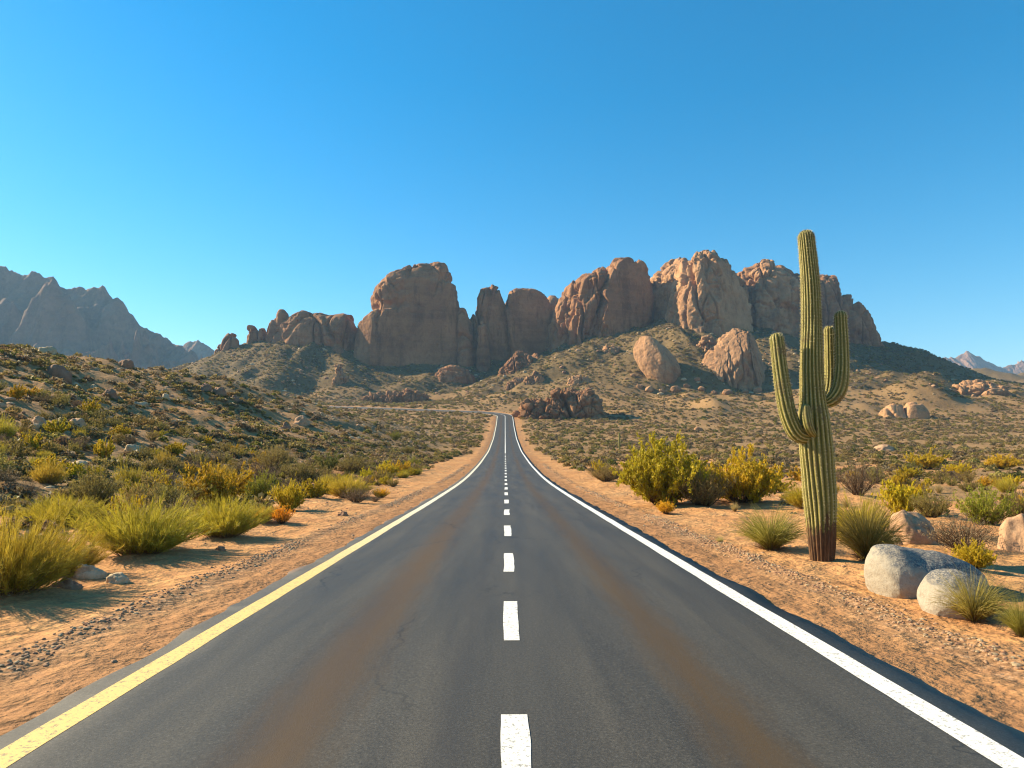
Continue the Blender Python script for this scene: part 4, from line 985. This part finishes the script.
SHRUBS = [
 # left of the road
 ('broom', 6, 604, 150, 92, 'huge yellow green broom cut off by the left edge of the photo', 0),
 ('broom', 66, 578, 70, 48, 'olive brown broom between the huge left broom and the wide one', 1),
 ('broom', 140, 560, 126, 64, 'wide low yellow green broom with brown foot, right behind the whitish stones', 2),
 ('broom', 224, 541, 74, 46, 'feathery yellow broom at the sand’s edge right of the wide low broom', 3),
 ('broom', 60, 528, 78, 38, 'olive broom behind the huge left broom', 3),
 ('sage', 93, 513, 52, 42, 'rounded dusty green bush standing above the wide low broom', 0),
 ('creosote', 131, 506, 30, 22, 'small yellow green bush right of the rounded dusty green bush', 1),
 ('sage', 166, 512, 62, 28, 'grey olive bush with dark gap under it, behind the feathery broom', 1),
 ('creosote', 214, 508, 66, 42, 'big yellow green leafy bush behind the feathery broom', 0),
 ('bright', 257, 502, 44, 30, 'bright green bush joined to the right of the big leafy one', 0),
 ('creosote', 289, 512, 42, 27, 'dense round green bush just behind the orange clump', 2),
 ('orange', 282, 525, 27, 18, 'larger bright orange flowering clump left of the road', 0),
 ('broom', 262, 524, 38, 17, 'low yellow broom touching the left of the larger orange clump', 1),
 ('sage', 273, 474, 42, 29, 'round dusty olive bush at the foot of the left hill', 2),
 ('dry', 262, 483, 36, 20, 'greyish bush just below the round dusty olive one', 0),
 ('sage', 303, 486, 42, 26, 'olive bush in front of the dark green one', 3),
 ('dark', 327, 473, 28, 22, 'dark green bush left of the wide sage mound', 0),
 ('sage', 352, 474, 46, 18, 'wide low sage mound nearest the hill’s foot', 0),
 ('broom', 348, 498, 50, 26, 'mound shaped yellow broom beside the smaller orange clump', 0),
 ('dry', 356, 503, 38, 17, 'dry reddish grey shrub at the right of the mound shaped broom', 1),
 ('orange', 381, 498, 18, 10, 'smaller bright orange flowering clump left of the road', 1),
 ('dry', 375, 502, 13, 6, 'tiny brown shrub at the foot of the smaller orange clump', 2),
 ('creosote', 315, 498, 24, 18, 'small leafy bush left of the mound shaped broom', 3),
 ('dry', 365, 487, 16, 11, 'small brown shrub behind the mound shaped broom', 0),
 ('creosote', 387, 477, 28, 15, 'yellow green bush near the road below the bend', 1),
 ('sage', 393, 487, 13, 10, 'small pale bush right above the smaller orange clump', 1),
 ('bright', 412, 470, 22, 13, 'low green bush close to the left shoulder', 1),
 ('sage', 408, 455, 18, 11, 'round grey bush in the field left of the road', 2),
 ('bright', 395, 441, 14, 10, 'tall green bush standing out in the field inside the bend', 2),
 # right of the road
 ('creosote', 661, 507, 108, 66, 'tallest yellow green bush right of the road', 3),
 ('yellow', 742, 508, 96, 52, 'brightest yellow bush beside the tallest one', 0),
 ('sage', 704, 507, 56, 36, 'added olive bush as the shaded part between the two big yellow bushes', 1),  # extra bush in duller leaves, added to stand for a yellow bush's shaded part
 ('broom', 664, 504, 36, 17, 'olive brush of blades above the orange clump right of the road', 2),
 ('orange', 666, 515, 24, 13, 'orange clump in front of the tallest yellow bush', 2),
 ('straw', 735, 513, 12, 10, 'small pale weed in front of the brightest yellow bush', 0),
 ('sage', 606, 482, 44, 17, 'low olive mound left of the tallest yellow bush', 2),
 ('straw', 720, 543, 13, 7, 'tiny straw tuft left of the green grass tuft by the saguaro', 1),
 ('grass', 771, 553, 74, 42, 'spiky green grass tuft left of the saguaro’s foot', 0),
 ('grass', 868, 563, 74, 62, 'tall yellow green grass tuft right of the saguaro’s foot', 1),
 ('broom', 856, 545, 66, 52, 'hazy tall broom behind the grass tuft right of the saguaro', 1),
 ('straw', 830, 562, 14, 9, 'tiny straw tuft against the saguaro’s charred foot', 0),
 ('grass', 975, 630, 74, 48, 'pale grass tuft growing in front of the rounded boulder', 2),
 ('broom', 806, 512, 42, 28, 'yellow broom just left behind the saguaro', 0),
 ('dry', 859, 497, 50, 36, 'grey brown thorny bush right behind the saguaro', 1),
 ('sage', 931, 519, 40, 27, 'rounded olive bush above the pointed tan rock', 3),
 ('bright', 984, 527, 76, 40, 'bright green spreading bush at the right', 3),
 ('dry', 964, 556, 72, 38, 'grey dry twiggy bush behind the largest boulder', 2),
 ('creosote', 974, 573, 38, 25, 'small yellow leaved bush behind the rounded boulder', 1),
 ('sage', 1022, 522, 40, 34, 'olive bush cut by the right edge behind the round tan boulder', 0),
 ('dry', 910, 498, 36, 16, 'low grey bush on the sand behind the olive one', 0),
 ('yellow', 909, 478, 26, 11, 'low yellowish mound on the right plain', 1),
 ('creosote', 926, 470, 32, 18, 'round yellow green bush farther out on the right plain', 2),
 ('dark', 915, 473, 20, 12, 'dark olive bush left of the round yellow green bush', 0),
 ('yellow', 958, 475, 30, 12, 'wide yellow mound right of the round yellow green bush', 1),
 ('creosote', 1002, 470, 38, 14, 'flat olive yellow bush at the right edge of the plain', 3),
 ('sage', 968, 492, 20, 14, 'small grey bush above the bright green spreading one', 1),
 ('grass', 1022, 640, 40, 40, 'grass tuft cut by the right edge beside the rounded boulder', 1),
]
occupied = []
for kind, px, py, w, h, lab, var in SHRUBS:
    o = put_shrub(kind, px, py, w, h, lab, var % 3 if kind not in ('broom', 'sage', 'creosote') else var, 1.0 if w > 34 else .55)
    occupied.append((o.location.x, o.location.y, .5 * w * o.location.y / FPX))
for o in list(COL.objects):
    if o.get('category') in ('boulder', 'cactus') and o.location.y < 120: occupied.append((o.location.x, o.location.y, max(.3, .5 * o.dimensions.x)))

# ------------------------------------------------------------------ the scattered scrub: the nearest ones singly, the rest as one cover
rng = np.random.default_rng(77)
def scatter_points(n_try, r0, r1, half, power):
    r = r0 * (r1 / r0) ** rng.uniform(0, 1, n_try) if power is None else (r0 ** power + rng.uniform(0, 1, n_try) * (r1 ** power - r0 ** power)) ** (1 / power)
    a = np.radians(rng.uniform(-half, half, n_try)); return r * np.sin(a), r * np.cos(a)
OCC = np.array(occupied)
def dens(x, y, rd):
    left = x < 0
    n = fbm2(x / 7, y / 7, 3, 91); n2 = fbm2(x / 30, y / 30, 2, 92)
    d = np.where(left, np.where(rd < 8.5, .0, np.where(y < 60, .85, 1.0)), np.where(y < 48, .10 + .25 * sstep(40, 60, rd), .22 + .6 * sstep(45, 100, y)))
    d = d * (.62 + .55 * n + .25 * n2)
    edge = np.where(y < 45, 8.0, 7.2 - 1.6 * sstep(80, 200, y))
    d = d * sstep(edge, edge + 2.2, rd)
    d = np.where(y > 130, np.clip(.50 + .34 * n + .22 * n2, .04, 1) * sstep(edge, edge + 2.2, rd), d)
    return np.clip(d, 0, 1)
# near field
x, y = scatter_points(5200, 12, 112, 47, 2)
rd = road_dist(x, y); keep = rng.uniform(0, 1, len(x)) < dens(x, y, rd) * .85
x, y = x[keep], y[keep]
dmin = np.hypot(x[:, None] - OCC[None, :, 0], y[:, None] - OCC[None, :, 1]) - OCC[None, :, 2]
keep = dmin.min(1) > .45; x, y = x[keep], y[keep]
# thin out crowding
o_ = np.argsort(np.hypot(x, y)); sel = []
for i in o_:
    if all((x[i] - x[j]) ** 2 + (y[i] - y[j]) ** 2 > .95 ** 2 for j in sel[-400:]): sel.append(i)
x, y = x[sel], y[sel]; z = height(x, y)
# only where the ground is in the picture, for the single ones
inv = CAM_M.transposed()
def pixel(x, y, z):
    q = np.stack([x, y, z - 2.1], -1) @ np.array(CAM_M); return 512 + FPX * q[:, 0] / -q[:, 2], 384 - FPX * q[:, 1] / -q[:, 2]
px, py = pixel(x, y, z)
vis = (px > -15) & (px < 1039)
N_SINGLE = 235
ord_ = np.where(vis)[0][:N_SINGLE]
single = np.zeros(len(x), bool); single[ord_] = True
KIND_L = ['sage', 'sage', 'creosote', 'broom', 'dry', 'dry', 'sage', 'yellow']
KIND_R = ['creosote', 'sage', 'yellow', 'dry', 'broom', 'sage', 'straw']
LABW = {'sage': 'dusty olive bush', 'creosote': 'yellow green leafy bush', 'broom': 'fine stemmed yellowish broom', 'dark': 'dark green bush', 'dry': 'dry grey twiggy bush', 'bright': 'fresh green bush', 'yellow': 'yellow leaved bush', 'straw': 'straw coloured grass tuft'}
def zone(xx, yy, ppy):
    if xx < 0:
        if ppy > 478: return 'among the near bushes at the left hill’s foot'
        if ppy > 440: return 'on the lower slope of the left hill'
        if ppy > 400: return 'halfway up the rocky left hill'
        return 'near the skyline of the left hill'
    if ppy > 500: return 'on the open sand right of the saguaro'
    if ppy > 470: return 'on the near plain right of the road'
    return 'far out on the right plain'
for i in ord_:
    q = rng.uniform()
    k = (KIND_L if x[i] < 0 else KIND_R)[rng.integers(0, 8 if x[i] < 0 else 7)]
    if x[i] < 0 and z[i] > 4 and k == 'broom': k = 'sage'
    w = rng.uniform(.8, 1.7) * (1.0 if x[i] < 0 else 1.1); h = w * rng.uniform(.5, .8)
    if k == 'straw': w *= .55
    zn = zone(x[i], y[i], py[i])
    dd = math.hypot(x[i], y[i])
    put_shrub(k, i, 0, 0, 0, 'one of many %ss %s' % (LABW[k], zn), int(rng.integers(0, 3)), .55 if dd < 34 else .25, '%ss %s' % (LABW[k], zn), rng.uniform(0, 6.28), (x[i], y[i], z[i] - .02), (w, h))
# stuff: everything farther
rx, ry = x[~single], y[~single]
x2, y2 = scatter_points(190000, 108, 820, 43, 1.75)
rd2 = road_dist(x2, y2); k2 = rng.uniform(0, 1, len(x2)) < dens(x2, y2, rd2) * np.where(y2 > 330, .95, .95)
x2, y2 = x2[k2], y2[k2]
x3, y3 = scatter_points(14000, 14, 118, 46, 2)             # low ground plants between the bushes of the near field
rd3 = road_dist(x3, y3); k3 = (rng.uniform(0, 1, len(x3)) < dens(x3, y3, rd3)) & (rd3 > 9.5); x3, y3 = x3[k3], y3[k3]
X = np.concatenate([rx, x2, x3]); Y = np.concatenate([ry, y2, y3]); Z = height(X, Y, False)
SC = np.concatenate([rng.uniform(.8, 1.5, len(rx)), (.42 + 1.25 * rng.uniform(0, 1, len(x2)) ** 1.7) * np.clip(.75 + y2 / 700, .8, 1.5), rng.uniform(.3, .85, len(x3)) * np.where(x3 < 0, 1.15, .8)])
pr_col = bpy.data.collections.new('scrub_kinds')
def scrub_proto(i, kind, nl, size):
    r_ = np.random.default_rng(500 + i)
    d = r_.normal(0, 1, (nl, 3)); d /= np.linalg.norm(d, axis=1, keepdims=True); d[:, 2] = np.abs(d[:, 2])
    lob = 1 + .25 * noise3(d[:, 0] * 2 + i * 5, d[:, 1] * 2, d[:, 2] * 2, 600 + i)
    c = d * (lob * r_.uniform(.45, 1, nl) ** .5)[:, None] * np.array([.52, .52, .62])
    c[:, 2] = np.maximum(c[:, 2], .03)
    v, f = leaf_tris(c, size, r_, 1.6)
    o = mesh_np('scrub_bush', v, f, LEAF[kind], False, {'tint': np.repeat(r_.uniform(0, 1, nl), 4)}, link=False)
    pr_col.objects.link(o)
for i, kd in enumerate(['scrub', 'brownscrub', 'scrub', 'dry', 'scrub', 'sage', 'brownscrub', 'dark']): scrub_proto(i, kd, 110, .17)
def instancer(name, X, Y, Z, SC, coll, n_k, seed, idx=None, flat=(1, 1)):
    rg = np.random.default_rng(seed); n = len(X)
    me = bpy.data.meshes.new(name); me.vertices.add(n)
    me.vertices.foreach_set('co', np.stack([X, Y, Z], -1).astype(np.float32).ravel())
    a = me.attributes.new('scl', 'FLOAT_VECTOR', 'POINT'); h = rg.uniform(flat[0], flat[1], n)
    a.data.foreach_set('vector', np.stack([SC * rg.uniform(.85, 1.2, n), SC * rg.uniform(.85, 1.2, n), SC * h], -1).astype(np.float32).ravel())
    a = me.attributes.new('rot', 'FLOAT_VECTOR', 'POINT'); a.data.foreach_set('vector', np.stack([0 * X, 0 * X, rg.uniform(0, 6.28, n)], -1).astype(np.float32).ravel())
    a = me.attributes.new('pick', 'INT', 'POINT'); a.data.foreach_set('value', (rg.integers(0, n_k, n) if idx is None else idx).astype(np.int32))
    o = bpy.data.objects.new(name, me); COL.objects.link(o)
    ng = bpy.data.node_groups.new(name + '_spread', 'GeometryNodeTree')
    ng.interface.new_socket('Geometry', in_out='INPUT', socket_type='NodeSocketGeometry'); ng.interface.new_socket('Geometry', in_out='OUTPUT', socket_type='NodeSocketGeometry')
    N, Lk = ng.nodes, ng.links
    gi, go = N.new('NodeGroupInput'), N.new('NodeGroupOutput')
    ci = N.new('GeometryNodeCollectionInfo'); ci.inputs['Collection'].default_value = coll; ci.inputs['Separate Children'].default_value = True; ci.inputs['Reset Children'].default_value = True
    ip = N.new('GeometryNodeInstanceOnPoints'); ip.inputs['Pick Instance'].default_value = True
    def na(nm, ty):
        q = N.new('GeometryNodeInputNamedAttribute'); q.data_type = ty; q.inputs['Name'].default_value = nm; return q.outputs['Attribute']
    er = N.new('FunctionNodeEulerToRotation')
    Lk.new(gi.outputs[0], ip.inputs['Points']); Lk.new(ci.outputs[0], ip.inputs['Instance']); Lk.new(na('pick', 'INT'), ip.inputs['Instance Index'])
    Lk.new(na('rot', 'FLOAT_VECTOR'), er.inputs[0]); Lk.new(er.outputs[0], ip.inputs['Rotation']); Lk.new(na('scl', 'FLOAT_VECTOR'), ip.inputs['Scale'])
    Lk.new(ip.outputs[0], go.inputs[0])
    md = o.modifiers.new('spread', 'NODES'); md.node_group = ng
    return tag(o, kind='stuff')
instancer('desert_scrub', X, Y, Z - .03, SC, pr_col, 8, 5, None, (.55, 1.0))
print('scrub', len(X), 'singles', len(ord_))

# ------------------------------------------------------------------ loose stones of the hillside and gravel of the roadside
st_col = bpy.data.collections.new('stone_kinds')
for i, mt in enumerate(['tan_boulder', 'brown_boulder', 'cream_boulder', 'tan_boulder', 'cream_boulder']):
    v, f = boulder_geo(700 + i, (1, .85, .7), 2, 7, .78, .06)
    o = mesh_np('stone', v, f, M[mt], False, link=False); st_col.objects.link(o)
hx, hy = scatter_points(16000, 16, 240, 47, 2); m = (hx < -11) ; hx, hy = hx[m], hy[m]
m = (height(hx, hy, False) - base_z(hy) > .8) & (rng.uniform(0, 1, len(hx)) < .5 + .5 * fbm2(hx / 12, hy / 12, 2, 95)); hx, hy = hx[m], hy[m]
hs_ = .18 + .75 * rng.uniform(0, 1, len(hx)) ** 4 + .0014 * hy
tx, ty = scatter_points(9000, 380, 620, 42, 2); zt = height(tx, ty, False); m = (zt - base_z(ty) - 16 * sstep(100, 450, tx) * sstep(250, 600, ty) > 6) & (rng.uniform(0, 1, len(tx)) < .35); tx, ty = tx[m], ty[m]
tsz = .8 + 3.4 * rng.uniform(0, 1, len(tx)) ** 5
fx, fy = scatter_points(2600, 30, 330, 44, 2); m = road_dist(fx, fy) > 10; m &= rng.uniform(0, 1, len(fx)) < .35; fx, fy = fx[m], fy[m]; fs = .12 + .3 * rng.uniform(0, 1, len(fx)) ** 3 + .001 * fy
X = np.concatenate([hx, tx, fx]); Y = np.concatenate([hy, ty, fy]); SC = np.concatenate([hs_, tsz, fs])
instancer('loose_stones', X, Y, height(X, Y, True), SC, st_col, 5, 6, None, (.6, 1.0))
n = 19000
gy = 3 + 90 * rng.uniform(0, 1, n) ** 1.9; side = np.where(rng.uniform(0, 1, n) < .5, -1, 1)
row = rng.uniform(0, 1, n) < .55
u = np.where(row, 5.27 + rng.normal(0, .16, n), 4.05 + 5.5 * rng.uniform(0, 1, n) ** 1.3)
u = np.maximum(u, 4.08); gx = side * u
thin = np.where(row, sstep(-.6, .3, noise2(gx / 1.2, gy / 4, 97)), .22)
m = rng.uniform(0, 1, n) < thin; gx, gy, row = gx[m], gy[m], row[m]
gs = np.where(row, rng.uniform(.022, .06, len(gx)), .014 + .075 * rng.uniform(0, 1, len(gx)) ** 7) * (1 + gy / 60)
instancer('gravel', gx, gy, height(gx, gy) + .003, gs, st_col, 4, 7, None, (.6, 1.1))

# ------------------------------------------------------------------ haze
def haze():
    bm = bmesh.new(); bmesh.ops.create_cube(bm, size=1.0)
    me = bpy.data.meshes.new('haze'); bm.to_mesh(me); bm.free()
    o = bpy.data.objects.new('haze', me); COL.objects.link(o)
    lo, hi = -3.0, 470.0
    o.location = (0, 0, (lo + hi) / 2); o.scale = (8700, 8700, hi - lo)
    m = bpy.data.materials.new('haze_air'); m.use_nodes = True; nt = m.node_tree; nt.nodes.clear()
    out = nt.nodes.new('ShaderNodeOutputMaterial'); pv = nt.nodes.new('ShaderNodeVolumePrincipled')
    pv.inputs['Color'].default_value = (.40, .68, 1.0, 1); pv.inputs['Density'].default_value = 0.00013; pv.inputs['Anisotropy'].default_value = 0.1
    nt.links.new(pv.outputs[0], out.inputs['Volume']); me.materials.append(m)
    return tag(o, kind='stuff')
haze()
